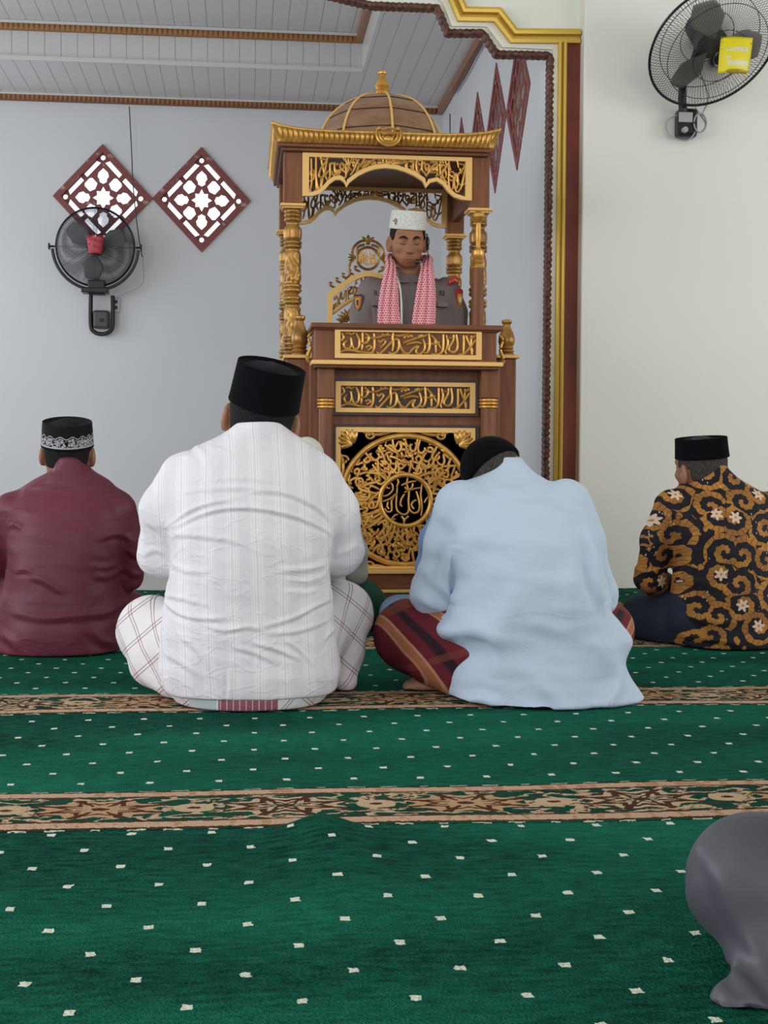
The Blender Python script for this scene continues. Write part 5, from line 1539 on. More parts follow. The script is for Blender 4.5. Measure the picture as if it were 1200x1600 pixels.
_f = lambda p: -smin(-ell((0, -.012, .034), (.091, .108, .102))(p), p[:, 2] - .030, .006)
_V, _Q = surface(xf(_f, hR, hc, .97), np.array(hc) - .16, np.array(hc) + .16, .004)
mesh_obj('round_cap', relax(_V, _Q, 2), _Q, m_velvet, man2, True)
# ---------------------------------------------------------------- 3. man in the maroon robe
t = Tr(4.52)
torso = [t.row(*r) for r in [(716, 90, 124, -.058, .12), (728, 84, 132, -.060, .12), (740, 76, 144, -.062, .13), (752, 46, 166, -.070, .14), (768, 24, 182, -.08, .16), (795, 12, 192, -.12, .17), (830, 8, 194, -.15, .17), (870, 10, 186, -.165, .16), (920, 8, 184, -.175, .16),
                              (960, 4, 188, -.185, .18), (990, -2, 192, -.19, .20), (1012, -4, 194, -.185, .20)]]
arms = [t.ch([(22, 800, .02, .066), (-4, 850, .05, .062), (-8, 900, .10, .056), (40, 925, .30, .045), (80, 935, .36, .04)]), t.ch([(180, 798, .02, .064), (194, 845, .05, .056), (197, 900, .10, .052), (160, 925, .30, .045), (120, 935, .36, .04)])]
legs = [t.ch([(60, 960, .0, .12), (-40, 955, .25, .085), (30, 980, .36, .060), (100, 990, .40, .05)]), t.ch([(130, 960, .0, .12), (198, 965, .22, .085), (150, 985, .36, .06), (90, 990, .42, .05)]), t.ch([(198, 975, .18, .07), (185, 1000, .05, .05)])]
hR = rotm(-.12, .02, 0); hc = t(106, 706, .05)
c3 = lambda L, w, h, dy=-.16: t.fl([(x / 3.81, 620 + y / 3.81) for x, y in L], w, h, dy)
L3 = [c3([(0, 790), (60, 765), (120, 790)], .010, .007), c3([(580, 850), (660, 828), (730, 850), (755, 900)], .010, .008), c3([(80, 1040), (150, 1030), (200, 1050)], .009, .006), c3([(180, 1070), (260, 1090), (340, 1140), (400, 1160)], .012, .006), c3([(700, 1000), (620, 1020), (540, 1010)], .010, .005), c3([(560, 1070), (640, 1080), (710, 1050)], .010, .006),
      c3([(60, 1290), (260, 1310), (460, 1300), (640, 1290), (720, 1240)], .014, .008), c3([(540, 1380), (600, 1450), (700, 1490)], .014, .008), c3([(0, 1420), (60, 1450), (120, 1500)], .014, .007), c3([(100, 545), (300, 540), (600, 545)], .005, .003), c3([(760, 900), (800, 940), (835, 960)], .010, .006, .03), c3([(750, 1020), (800, 1060), (840, 1060)], .012, .006, .03), c3([(320, 400), (310, 460), (250, 500)], .012, .004)]
hatc = np.array(hc) + hR @ np.array((0, -.010, .022)) * .97; hatR = rotm(-.20, .02, 0)
m_embro = embroidered(hatc, hatR, .082)
man3 = seated('person from behind in maroon robe and black cap banded with silver embroidery', 4.52, torso, arms, legs, (hc, hR, .97), t(106, 745, .05), (m_maroon, m_maroon), [(t(90, 1005, .44), t(30, 1005, .3)), (t(100, 1005, .44), t(170, 1005, .3))], L3, .0, 1.1, .0055,
              hat=((0, -.010, .022), .172, .205, .082, m_embro, hatR, .94, 'songkok'), robe=True, shirt_name='robe')

# ---------------------------------------------------------------- 4. man in the batik shirt
t = Tr(4.52)
torso = [t.row(*r) for r in [(724, 1104, 1136, -.045, .12), (734, 1096, 1144, -.048, .13), (748, 1084, 1160, -.052, .13), (760, 1070, 1180, -.05, .14), (775, 1050, 1206, -.08, .16), (800, 1042, 1216, -.12, .17), (835, 1048, 1216, -.15, .17), (875, 1055, 1214, -.165, .16), (920, 1052, 1216, -.175, .16),
                              (960, 1048, 1218, -.185, .18), (990, 1047, 1222, -.19, .20), (1011, 1050, 1220, -.185, .20)]]
arms = [t.ch([(1052, 795, .02, .068), (1028, 845, .05, .060), (1014, 902, .10, .056), (1060, 935, .30, .045), (1100, 940, .36, .04)]), t.ch([(1208, 795, .02, .066), (1232, 850, .05, .060), (1238, 902, .10, .056), (1190, 935, .30, .045), (1150, 940, .36, .04)])]
legs = [t.ch([(1090, 965, .0, .12), (1004, 970, .24, .082), (1060, 985, .36, .060), (1140, 990, .40, .05)]), t.ch([(1170, 965, .0, .12), (1262, 965, .24, .085), (1210, 985, .36, .06), (1130, 990, .42, .05)]), t.ch([(1000, 975, .20, .078), (1040, 985, .05, .06)])]
hR = rotm(-.02, -.10, .42); hc = t(1094, 732, .06)
c8 = lambda L, w, h, dy=-.16: t.fl([(940 + x / 4, 640 + y / 4) for x, y in L], w, h, dy)
L4 = [c8([(460, 700), (440, 820), (460, 900)], .012, .006), c8([(440, 1000), (560, 1080), (680, 1090)], .014, .005), c8([(500, 1300), (700, 1330), (900, 1300)], .016, .006), c8([(520, 1430), (700, 1440), (860, 1460)], .010, .006), c8([(600, 480), (800, 520), (1000, 540)], .012, .004), c8([(220, 1000), (300, 1020), (380, 1000)], .014, .006, .03)]
man4 = seated('person from behind in orange and black batik shirt, dark trousers and plain black cap', 4.52, torso, arms, legs, (hc, hR, .97), t(1112, 748, .05), (m_batik, m_navy), [(t(1130, 1005, .44), t(1070, 1005, .3)), (t(1140, 1005, .44), t(1210, 1005, .3))], L4, .006, 1.0, .0055,
              hat=((0, -.012, .040), .170, .21, .070, m_velvet, rotm(-.02, -.12, .42), .95, 'songkok'), lower_name='trousers', hair=m_greyhair)

# ---------------------------------------------------------------- generic sitter for the partly hidden people
def sitter(label, cx, Yc, s, shirt, lower, cap_, headR=None, lower_name='sarong', knee=.33, kz=.10, kr=.085, vox=.008, hat_kind='round', hz=.73):
    def r(z, a, b, f): return (z * s, cx - a * s, cx + a * s, Yc + b * s, Yc + f * s)
    torso = [r(.62, .05, .02, .13), r(.595, .07, 0, .14), r(.57, .13, -.04, .16), (.54 * s, cx - .17 * s, cx + .17 * s, Yc - .08 * s, Yc + .17 * s), r(.48, .19, -.12, .17), r(.40, .19, -.15, .16), r(.28, .18, -.17, .16), r(.15, .19, -.18, .18), r(.05, .20, -.18, .20), r(.01, .19, -.17, .19)]
    arms = [[(cx + k * .18 * s, Yc, .50 * s, .065 * s), (cx + k * .23 * s, Yc + .04, .38 * s, .056 * s), (cx + k * .235 * s, Yc + .08, .28 * s, .052 * s), (cx + k * .15 * s, Yc + .26 * s, .22 * s, .042 * s), (cx + k * .07 * s, Yc + .34 * s, .20 * s, .038 * s)] for k in (-1, 1)]
    legs = [[(cx + k * .10 * s, Yc, .12 * s, .11 * s), (cx + k * knee * s, Yc + .22 * s, kz, kr), (cx + k * .12 * s, Yc + .34 * s, .08 * s, .06 * s), (cx - k * .06 * s, Yc + .40 * s, .07 * s, .05 * s)] for k in (-1, 1)]
    R = rotm(.12, 0, 0) if headR is None else headR
    hc = (cx, Yc + .08 * s, hz * s)
    feet = [((cx - k * .06 * s, Yc + .44 * s, .04), (cx - k * .2 * s, Yc + .34 * s, .04)) for k in (-1, 1)]
    m = seated(label, Yc, torso, arms, legs, (hc, R, s), (cx, Yc + .06 * s, .58 * s), (shirt, lower), feet, (), .02, 1.0, vox, hat=None, lower_name=lower_name)
    if cap_ is not None:
        if hat_kind == 'round':
            V, Q = surface(xf(lambda p: np.maximum(ell((0, -.010, .028), (.083, .101, .094))(p), .015 - p[:, 2]), R, hc, s), np.array(hc) - .15, np.array(hc) + .15, .004)
            mesh_obj('knit_cap', relax(V, Q, 1), Q, cap_, m, True)
        else: songkok(m, np.array(hc) + R @ np.array((0, -.01, .03)) * s, R, .175, .21, .085, cap_)
    return m
Yf = 4.80
sitter('person in rounded white knit cap and green sarong, mostly hidden behind the white shirt', W(480, Yf), Yf, .79, fabric('cream_shirt', (.55, .52, .45), .8), m_green, m_whitecap, rotm(.1, 0, 0), knee=.255, kz=.085, kr=.100, hz=.782)
Yf2 = 4.60
sitter('person in blue-grey shirt seated beyond the pale blue shirt, one shoulder showing', W(778, Yf2), Yf2, .93, m_bluegrey, fabric('blue_grey_trousers', (.16, .22, .34), .8), m_velvet, rotm(.75, 0, 0), 'trousers', knee=.34, kz=.075, kr=.065, hat_kind='flat', hz=.60)
# ---------------------------------------------------------------- person at the right edge, nearest the camera
Yg = 1.72
t = Tr(Yg)
gx = float(t(1195, 1400)[0]); cxg = gx + .24
torso = [(.60, cxg - .06, cxg + .06, Yg - .30, Yg - .16), (.56, cxg - .12, cxg + .12, Yg - .34, Yg - .12), (.50, cxg - .19, cxg + .19, Yg - .40, Yg - .10), (.38, cxg - .20, cxg + .20, Yg - .43, Yg - .12), (.2, cxg - .19, cxg + .19, Yg - .45, Yg - .10), (.06, cxg - .2, cxg + .2, Yg - .45, Yg - .08), (.01, cxg - .2, cxg + .2, Yg - .44, Yg - .08)]
arms = [[(cxg + k * .19, Yg - .26, .50, .062), (cxg + k * .25, Yg - .22, .36, .055), (cxg + k * .24, Yg - .16, .27, .05), (cxg + k * .15, Yg + .02, .25, .04), (cxg + k * .08, Yg + .08, .24, .036)] for k in (-1, 1)]
def g_(x, y, d, r): return tuple(t(x, y, d)) + (r,)
legs = [[(cxg - .08, Yg - .30, .12, .11), (cxg - .16, Yg - .16, .125, .095), g_(1178, 1378, -.10, .082), g_(1212, 1460, -.14, .064), g_(1190, 1530, -.18, .038)],
        [g_(1185, 1400, -.05, .080), g_(1260, 1500, -.08, .070)],
        [g_(1146, 1568, -.205, .031), g_(1215, 1570, -.20, .036), g_(1330, 1550, -.15, .045)],
        [(cxg + .08, Yg - .22, .12, .11), (cxg + .30, Yg - .02, .12, .09), (cxg + .1, Yg + .14, .08, .06), (cxg - .08, Yg + .16, .06, .05)]]
man7 = seated('person in grey satiny clothes at the right edge, only a folded knee in view', Yg - .26, torso, arms, legs, ((cxg, Yg - .18, .73), rotm(.1, 0, 0), 1.0), (cxg, Yg - .22, .57),
              (m_greysatin, m_greysatin), [((cxg - .05, Yg + .14, .04), (cxg - .2, Yg + .1, .04)), ((cxg + .05, Yg + .14, .04), (cxg + .2, Yg + .1, .04))], (), .02, .6, .007, hat=None, lower_name='trousers', leg_waves=.5, leg_k=.022, dist_wave=(7, 15), leg_lines=[t.fl([(1092, 1400), (1120, 1480), (1160, 1540), (1215, 1580)], .008, .006, -.17), t.fl([(1120, 1340), (1150, 1440), (1200, 1520)], .010, .004, -.17), t.fl([(1112, 1560), (1150, 1580), (1210, 1585)], .006, .005, -.21), t.fl([(1120, 1545), (1160, 1558), (1215, 1562)], .006, .004, -.21)])
# ================================================================== the preacher at the lectern
YP = 5.86
t = Tr(YP)
TZ = 0.10
m_uni = Mat('grey_brown_uniform', (.19, .155, .15), .75, spec=.25)
_n = m_uni.noise(5, 3); m_uni.color(m_uni.mix(_n.step(.3, .7), (.205, .165, .160), (.165, .132, .128))); m_uni.bump(m_uni.noise(500, 2), .15, .001)
rows = [(424, 622, 652, -.04, .07), (434, 606, 668, -.06, .09), (442, 590, 690, -.08, .10), (455, 574, 706, -.10, .11), (475, 568, 714, -.11, .12), (510, 572, 712, -.115, .12), (560, 576, 708, -.12, .11), (620, 574, 706, -.13, .12), (700, 570, 712, -.12, .13)]
torso = [t.row(*r) for r in rows]
k = FOC / YP
arms = [t.ch([(582, 455, .0, .062), (570, 490, .0, .062), (564, 540, -.02, .056), (575, 600, -.04, .05), (610, 585, -.17, .042), (625, 570, -.20, .034)]),
        t.ch([(697, 455, .0, .062), (708, 490, .0, .062), (714, 540, -.02, .056), (704, 600, -.04, .05), (668, 585, -.17, .042), (655, 570, -.20, .034)])]
zc = torso[-1][0]
legs = [[(W(610, YP), YP, .80 + .0, .09), (W(610, YP), YP - .01, .52, .065), (W(608, YP), YP + .02, TZ + .09, .05)], [(W(665, YP), YP, .80, .09), (W(667, YP), YP - .01, .52, .065), (W(668, YP), YP + .02, TZ + .09, .05)]]
# face turned to the hall: local +y points at the camera, bowed
Rf = rotm(.0, 0, PI) @ rotm(.24, 0.0, 0.0)
hc = t(637, 377, -.035); hs = .97
body_pr = [inset(loft(torso), .014)]
for a in arms: body_pr += chain([(x, y, z, r * .7) for x, y, z, r in a]); body_pr += hand_prims(a[-1][:3], (np.array(a[-1][:3]) - np.array(a[-2][:3])), (0, 0, 1), 1 if a is arms[0] else -1, .95)
for l in legs: body_pr += chain([(x, y, z, r * .8) for x, y, z, r in l])
for l in legs: x, y, z, r = l[-1]; body_pr += foot_prims((x, y + .03, TZ + .035), (x, y - .15, TZ + .035))
fh = xf(HEAD, Rf, hc, hs); neck = t(638, 440, .02)
nk = cap(np.array(hc) + Rf @ np.array((0, -.030, -.050)) * hs, neck, .054, .062)
lo, hi = bbox([hc, neck], .15); Vh, Qh = surface(union([fh, nk], .02), lo, hi, .0024); Vh = relax(Vh, Qh, 1, .3)
pts = [(r[1], r[3], r[0]) for r in torso] + [(r[2], r[4], r[0]) for r in torso] + [p[:3] for a in arms for p in a] + [p[:3] for l in legs for p in l]
lo, hi = bbox(pts, .16); lo[2] = TZ - .02
preacher = finish_person((W(640, YP), YP, TZ), 'person in grey uniform, white cap and red-checked scarf reading at the lectern', union([nk] + body_pr, .03), lo, hi, .008, Vh, Qh, m_skinp)
# trousers, shoes
cloth(preacher, 'trousers', union(chain(legs[0]) + chain(legs[1]) + [ell((W(638, YP), YP, .84), (.17, .12, .12))], .03), lo, (hi[0], hi[1], .98), .010, m_uni, (), [(Wave(9, 3), .003)], floor=TZ + .03)
for l in legs:
    x, y, z, r = l[-1]
    V, Q = surface(lambda p: np.maximum(union([cap((x, y + .04, TZ + .045), (x, y - .10, TZ + .035), .045, .042), cap((x, y - .10, TZ + .03), (x, y - .17, TZ + .03), .042, .034), cap((x, y + .02, TZ + .05), (x, y + .02, TZ + .12), .044, .05)], .02)(p), TZ + .004 - p[:, 2]), (x - .1, y - .26, TZ - .03), (x + .1, y + .14, TZ + .18), .006)
    mesh_obj('shoe', V, Q, fabric('black_leather', (.01, .01, .01), .4, 200, .05) if l is legs[0] else bpy.data.materials['black_leather'], preacher, True)
# shirt
cs = lambda L, w, h: ([tuple(t(530 + x / 5.217, 300 + y / 5.217, -.11)[[0, 2]]) for x, y in L], w, h)
LU = [cs([(545, 760), (548, 880), (545, 1060)], .0035, .003), cs([(285, 850), (295, 950), (300, 1060)], .006, .006), cs([(870, 880), (860, 970), (835, 1060)], .008, .006), cs([(800, 600), (840, 640), (880, 660)], .010, .004), cs([(240, 680), (290, 640), (330, 620)], .010, .004), cs([(160, 830), (200, 900), (260, 1040)], .012, .003), cs([(940, 900), (960, 980), (990, 1060)], .012, .004)]
def fsh(p):
    r = np.maximum(loft(torso)(p), torso[-1][0] - p[:, 2] + .002)
    for a in arms:
        for q in chain(a[:4]): r = smin(r, q(p), .022)
    return r
lt_ = loft([(z, a, b, c, d) for z, a, b, c, d in torso]); arm_ps = [q for a in arms for q in chain(a[:5])]
def fsh(p):
    r = lt_(p)
    for q in arm_ps: r = smin(r, q(p), .022)
    return r
lo2 = np.array(lo); lo2[2] = .78
cloth(preacher, 'uniform_shirt', fsh, lo2, hi, .005, m_uni, LU, [(Wave(9, 21), .0028), (Wave(24, 22), .0014)])
# collar, placket, pockets, shoulder straps
mbu = MB()
for s in (-1, 1):
    cxn = W(637, YP); zt_ = float(t(637, 425)[2])
    A = np.array([(s * .010, -.098, -.055), (s * .055, -.085, -.050), (s * .062, -.040, .004), (s * .060, .02, .022), (s * .040, .055, .030)])
    rr = [.007, .012, .011, .010, .008]
    mbu.tube([(cxn + a, YP + b, zt_ + c) for a, b, c in A], rr, 8, 5, .6)
mbu.build('collar', m_uni, preacher)
for s, px0, px1 in ((-1, 584, 600), (1, 684, 698)):
    x0, x1 = W(px0, YP - .11, 480), W(px1, YP - .11, 480); z1 = H(466, YP - .11, 640); z0 = H(500, YP - .11, 640)
    yb = YP - (.112 if s < 0 else .112)
    V_ = []; 
    MB().box(x0 - .006, x1 + .006, yb - .010, yb + .03, z1 - .036, z1 - .014).build('pocket_flap', m_uni, preacher, False, .003)
for s, pa, pb in ((-1, (604, 440), (584, 447)), (1, (674, 440), (697, 448))):
    a, b = t(*pa, 0.0), t(*pb, -.01)
    MB().tube([a + (0, 0, .012), (a + b) / 2 + (0, 0, .016), b + (0, 0, .014)], [.016, .017, .014], 10, 4, .35).build('shoulder_strap', m_uni, preacher)
# lettering on the chest
m_black = Mat('black_thread', (.015, .013, .015), .8)
def text(body, loc, size, mat, parent, name, rot=(PI / 2, 0, 0), ex=.0012):
    cu = bpy.data.curves.new(name, 'FONT'); cu.body = body; cu.size = size; cu.extrude = ex; cu.align_x = 'CENTER'; cu.align_y = 'CENTER'; cu.offset = size * .02
    ob = bpy.data.objects.new(name, cu); COL.objects.link(ob); dg = bpy.context.evaluated_depsgraph_get(); me = bpy.data.meshes.new_from_object(ob.evaluated_get(dg)); bpy.data.objects.remove(ob)
    from mathutils import Euler
    me.transform(Matrix.Translation(loc) @ Euler(rot).to_matrix().to_4x4()); me.materials.clear(); me.materials.append(mat.m)
    o = bpy.data.objects.new(name, me); COL.objects.link(o); adopt(o, parent); return o
text('RI', tuple(t(690.5, 458.5, -.131)), .031, m_black, preacher, 'chest_lettering', (PI / 2, 0, .28))
text('R', tuple(t(587.5, 458.5, -.131)), .031, m_black, preacher, 'chest_lettering', (PI / 2, 0, -.28))
# arm badges
def col(name, c, r=.6): return Mat(name, c, r)
m_red, m_yel, m_org, m_wh, m_blk2 = col('red_thread', (.40, .02, .02)), col('yellow_thread', (.62, .33, .03)), col('orange_thread', (.42, .10, .02)), col('white_thread', (.6, .58, .5)), col('dark_patch', (.02, .015, .015))
def shield(c, w, h, mat, parent, nx, lift, name, top=1.0, inner=None):
    """cloth badge curved round the sleeve, centre c, turned by nx about z"""
    prof = [(-.5, .42), (-.3, .5), (0, .46 if top else .5), (.3, .5), (.5, .42), (.48, 0), (.34, -.3), (0, -.5), (-.34, -.3), (-.48, 0)]
    v, f = plate([(x * w, z * h) for x, z in prof], [], .003)
    ca, sa = math.cos(nx), math.sin(nx)
    v[:, 1] += 9.0 * v[:, 0] ** 2 - lift
    w_ = np.column_stack([c[0] + v[:, 0] * ca - v[:, 1] * sa, c[1] + v[:, 0] * sa + v[:, 1] * ca, c[2] + v[:, 2]])
    return mesh_obj(name, w_, f, mat, parent, False)
cb = t(560.5, 474, -.052)
b1 = shield(cb, .044, .078, m_blk2, preacher, -.55, .008, 'sleeve_badge'); shield(cb, .034, .062, m_org, b1, -.55, .010, 'badge_field'); shield(cb, .020, .044, m_yel, b1, -.55, .012, 'badge_emblem'); shield(cb, .011, .030, m_blk2, b1, -.55, .0135, 'badge_centre')
cb = t(716.5, 466, -.050)
b2 = shield(cb, .040, .080, m_red, preacher, .55, .010, 'sleeve_badge'); shield(cb - np.array((0, 0, .006)), .026, .050, m_yel, b2, .55, .012, 'badge_field'); shield(cb - np.array((0, 0, .008)), .013, .024, m_wh, b2, .55, .0135, 'badge_emblem')
cb3 = t(711, 442, -.050)
MB().tube([cb3 + (-.030, -.012, -.006), cb3 + (-.008, -.022, .012), cb3 + (.018, -.012, .004)], [.012, .013, .011], 8, 4, .4, up=(0, 1, 0)).build('sleeve_tab', m_red, preacher)
mbt = MB()
for q in range(5): mbt.ball(cb3 + np.array((-.024 + q * .010, -.026 + abs(q - 2) * .003, .002 + .004 * (2 - abs(q - 2)))), (.0035, .003, .006), 6, 5)
mbt.build('sleeve_tab_stitching', m_yel, preacher)
# cap
m_knit = Mat('white_knitted_cap', (.66, .67, .62), .9, spec=.15)
X, Y, Z = m_knit.xyz(); _st = m_knit.voronoi(110, m_knit.vec(X, Y, Z * .7)); m_knit.bump(_st + m_knit.noise(200, 2), .8, .003); m_knit.color(m_knit.mix(_st.step(.25, .6) * .5, (.70, .71, .66), (.50, .51, .47)))
Rc = rotm(.0, 0, PI) @ rotm(.20, -.04, 0)
capo = songkok(preacher, np.array(hc) + Rf @ np.array((0, -.014, .052)) * hs, Rc, .163, .192, .078, m_knit, 'knitted_cap', .93, .004)
cc_ = np.array(hc) + Rf @ np.array((0, -.014, .052)) * hs
em = MB(); 
for a_, z_ in ((.0, .040), (.0, .030), (-.007, .034), (.007, .034), (0, .022)): em.ball(cc_ + Rc @ np.array((.062 + a_, .066 - abs(a_) * .3, z_)), (.0045, .0035, .004), 6, 5)
em.build('cap_emblem', Mat('brown_gold_thread', (.30, .16, .05), .6), capo)
# short hair, brows, closed lids
Vq, Qq = surface(xf(lambda p: np.maximum(np.maximum(union([ell((0, -.012, .025), (.076, .094, .088)), ell((0, -.035, -.045), (.058, .055, .055))], .035)(p) - .004, -.055 - p[:, 2]), np.maximum(p[:, 1] - .045, -(p[:, 2] + .0) + 0 * p[:, 2]) ), Rf, hc, hs), np.array(hc) - .14, np.array(hc) + .14, .003)
mesh_obj('hair', Vq, Qq, m_hair, preacher, True)
def onhead(x, y, z): return np.array(hc) + Rf @ np.array((x, y, z)) * hs
def on_face(x, z, lift=.0):
    ys = np.linspace(.13, .02, 120); pp = f32([(x, y, z) for y in ys]); d = HEAD(pp); i = int(np.argmax(d < 0)); return onhead(x, ys[i] + lift, z)
br = MB()
for s in (-1, 1): MB().tube([on_face(s * x, z, .0005) for x, z in ((.012, .0190), (.022, .0245), (.034, .0265), (.047, .021))], [.0034, .0048, .0042, .0020], 8, 4, .5, up=(0, 1, 0)).build('eyebrow', m_hair, preacher)
ls = MB()
for s in (-1, 1): MB().tube([on_face(s * x, z, .0003) for x, z in ((.017, -.0035), (.026, -.0075), (.036, -.0072), (.046, -.003))], [.0012, .0021, .0021, .0012], 6, 4, .6, up=(0, 1, 0)).build('eyelash', m_hair, preacher)
m_lip = Mat('lip', (.22, .080, .062), .7, spec=.2)
lp = MB(); lp.tube([on_face(x, -.0575 + .0015 * math.cos(x * 90), -.0012) for x in np.linspace(-.026, .026, 7)], [.001, .0022, .0028, .0024, .0028, .0022, .001], 8, 3, .6, up=(0, 1, 0))
lp.tube([on_face(x, -.0665 - .001 * math.cos(x * 70), -.0012) for x in np.linspace(-.021, .021, 7)], [.001, .0024, .0032, .0034, .0032, .0024, .001], 8, 3, .6, up=(0, 1, 0)); lp.build('lips', m_lip, preacher)
# headset microphone on his left ear
m_plastic = Mat('black_plastic', (.012, .012, .014), .35)
mic = MB(); e0 = onhead(-.082, .004, .0)
mic.ball(onhead(-.088, .012, .000), (.009, .012, .024), 12, 8)
mic.ball(onhead(-.090, .014, -.026), (.006, .008, .010), 10, 6)
mic.tube([onhead(-.086, -.010, .028), onhead(-.084, .010, .034), onhead(-.086, .018, .016)], .003, 6, 5)
mic.tube([onhead(-.088, .016, -.030), onhead(-.086, .050, -.062), onhead(-.064, .085, -.082), onhead(-.040, .102, -.082)], .0018, 6, 6)
mic.ball(onhead(-.034, .106, -.080), .0125, 14, 10)
tag(mic.build('headset_microphone', m_plastic, None, origin=tuple(e0)), 'black headset microphone worn by the uniformed speaker, foam tip by the chin', 'microphone')
# red and white checked scarf round the neck
m_scarf = Mat('red_checked_scarf', (.62, .22, .27), .9, spec=.15)
X, Y, Z = m_scarf.xyz()
a_, b_ = (X / .0105), (Z / .0105); par = (b_.floor() / 2).frac().gt(.25) * .5
hx = ((a_ + par).frac() - .5).abs(); hz = (b_.frac() - .5).abs(); dots = (hx + hz).lt(.40)
m_scarf.color(m_scarf.mix(dots, (.78, .44, .48), (.50, .05, .09))); m_scarf.bump(m_scarf.noise(400, 2), .2, .001)
def strip(name, path, mat, parent, folds_=3, thick=.010):
    """path: (x, y, z, half width, turn) stations of a soft folded band"""
    A = np.array([p for p in path], float); q = spline(A, 8); n = len(q); K = 25; V = []; 
    for i in range(n):
        x, y, z, hw, tw = q[i]; tg = q[min(i + 1, n - 1)][:3] - q[max(i - 1, 0)][:3]; tg /= np.linalg.norm(tg)
        sd = np.array([math.cos(tw), math.sin(tw), 0.0]); sd -= tg * (sd @ tg); sd /= np.linalg.norm(sd); nr = np.cross(tg, sd); 
        for k_ in range(K):
            u = k_ / (K - 1) * 2 - 1
            w_ = .008 * math.cos(u * PI * folds_ + i * .05) * (1 - u * u * .3) + .010 * (1 - u * u)
            V.append(np.array([x, y, z]) + sd * u * hw + nr * w_ * (-1 if nr[1] > 0 else 1))
    F_ = [(i * K + k_, i * K + k_ + 1, (i + 1) * K + k_ + 1, (i + 1) * K + k_) for i in range(n - 1) for k_ in range(K - 1)]
    o = mesh_obj(name, V, F_, mat, parent, True); m_ = o.modifiers.new('thick', 'SOLIDIFY'); m_.thickness = .004; m_.offset = 0; return o
def st(px, py, dy, hw, tw): q = t(px, py, dy); return (q[0], q[1], q[2], hw, tw)
scarf = MB()
ns = t(638, 428, .06)
sL = strip('scarf', [st(638, 408, .085, .026, 0.0), st(616, 405, .06, .026, 1.0), st(608, 405, .0, .020, 1.1), st(611, 418, -.085, .024, .45), st(609, 448, -.135, .036, .12), st(607, 480, -.150, .044, .05), st(608, 515, -.155, .050, 0.0), st(609, 570, -.150, .052, 0)], m_scarf, preacher)
sR = strip('scarf', [st(638, 408, .085, .026, 0.0), st(661, 405, .06, .026, -1.0), st(669, 405, .0, .020, -1.1), st(667, 418, -.085, .026, -.45), st(666, 448, -.135, .038, -.12), st(664, 480, -.150, .046, -.05), st(661, 515, -.155, .050, 0.0), st(660, 570, -.150, .052, 0)], m_scarf, preacher)
m_band = fabric('white_scarf_edge', (.62, .60, .58), .9)
MB().tube([t(616, 424, -.05), t(624, 445, -.125), t(627, 470, -.142), t(627.5, 510, -.150), t(628, 560, -.150)], .0045, 8, 5, .5).build('scarf_border', m_band, sL)
# ================================================================== wall fans, cables
m_fblack = Mat('black_metal', (.012, .012, .015), .35, .4)
m_fwire = Mat('dark_wire', (.035, .035, .04), .4, .5)
m_fgrey = Mat('dark_grey_plastic', (.055, .05, .045), .45)
m_fblade = Mat('smoke_grey_blade', (.16, .16, .17), .45)
m_fblade2 = Mat('brown_grey_blade', (.21, .19, .17), .5)
m_lgrey = Mat('light_grey_plastic', (.35, .35, .38), .5)
def fan_cage(C, R, rad, depth, parent, wires=90, rings=(.55, .8), w=.0011, rim=.006, name='cage'):
    """C centre, R columns: x right, y back, z up"""
    C = np.array(C); R = np.array(R)
    g = lambda x, y, z: C + R @ np.array((x, y, z))
    mb = MB()
    for k in range(wires):
        a = 2 * PI * k / wires; c, s = math.cos(a), math.sin(a)
        for sg in (-1, 1):
            pts = [g(r * rad * c, sg * depth * math.cos(r * PI / 2) ** .6 if r < 1 else 0, r * rad * s) for r in (.14, .35, .6, .8, .93, 1.0)]
            mb.tube(pts, w, 4, 2)
    for r in rings:
        for sg in (-1, 1):
            mb.tube([g(r * rad * math.cos(a), sg * depth * math.cos(r * PI / 2) ** .6, r * rad * math.sin(a)) for a in np.linspace(0, 2 * PI, 48, endpoint=False)], w * 1.7, 6, 0, closed=True)
    o = mb.build(name, m_fwire, parent, True, ang=80)
    MB().tube([g(rad * math.cos(a), 0, rad * math.sin(a)) for a in np.linspace(0, 2 * PI, 64, endpoint=False)], rim, 8, 0, closed=True).build('rim', m_fblack, parent)
    return g
def blades(g, rad, parent, mat, n=3, a0=0.3, y0=.0):
    for k in range(n):
        a = a0 + 2 * PI * k / n; V = []; Fq = []
        N, M_ = 9, 9
        for i in range(N):
            r = .14 + .74 * i / (N - 1); wd = .30 + .62 * math.sin(PI * min(1, i / (N - 1) * .85 + .1))
            for j in range(M_):
                b = a + (j / (M_ - 1) - .5) * wd * (1.1 if i < 6 else .95)
                V.append(g(r * rad * math.cos(b), y0 + .05 * (j / (M_ - 1) - .5) * rad * 2.0, r * rad * math.sin(b)))
        for i in range(N - 1):
            for j in range(M_ - 1): Fq.append((i * M_ + j, i * M_ + j + 1, (i + 1) * M_ + j + 1, (i + 1) * M_ + j))
        o = mesh_obj('blade', V, Fq, mat, parent, True); s = o.modifiers.new('thick', 'SOLIDIFY'); s.thickness = .003
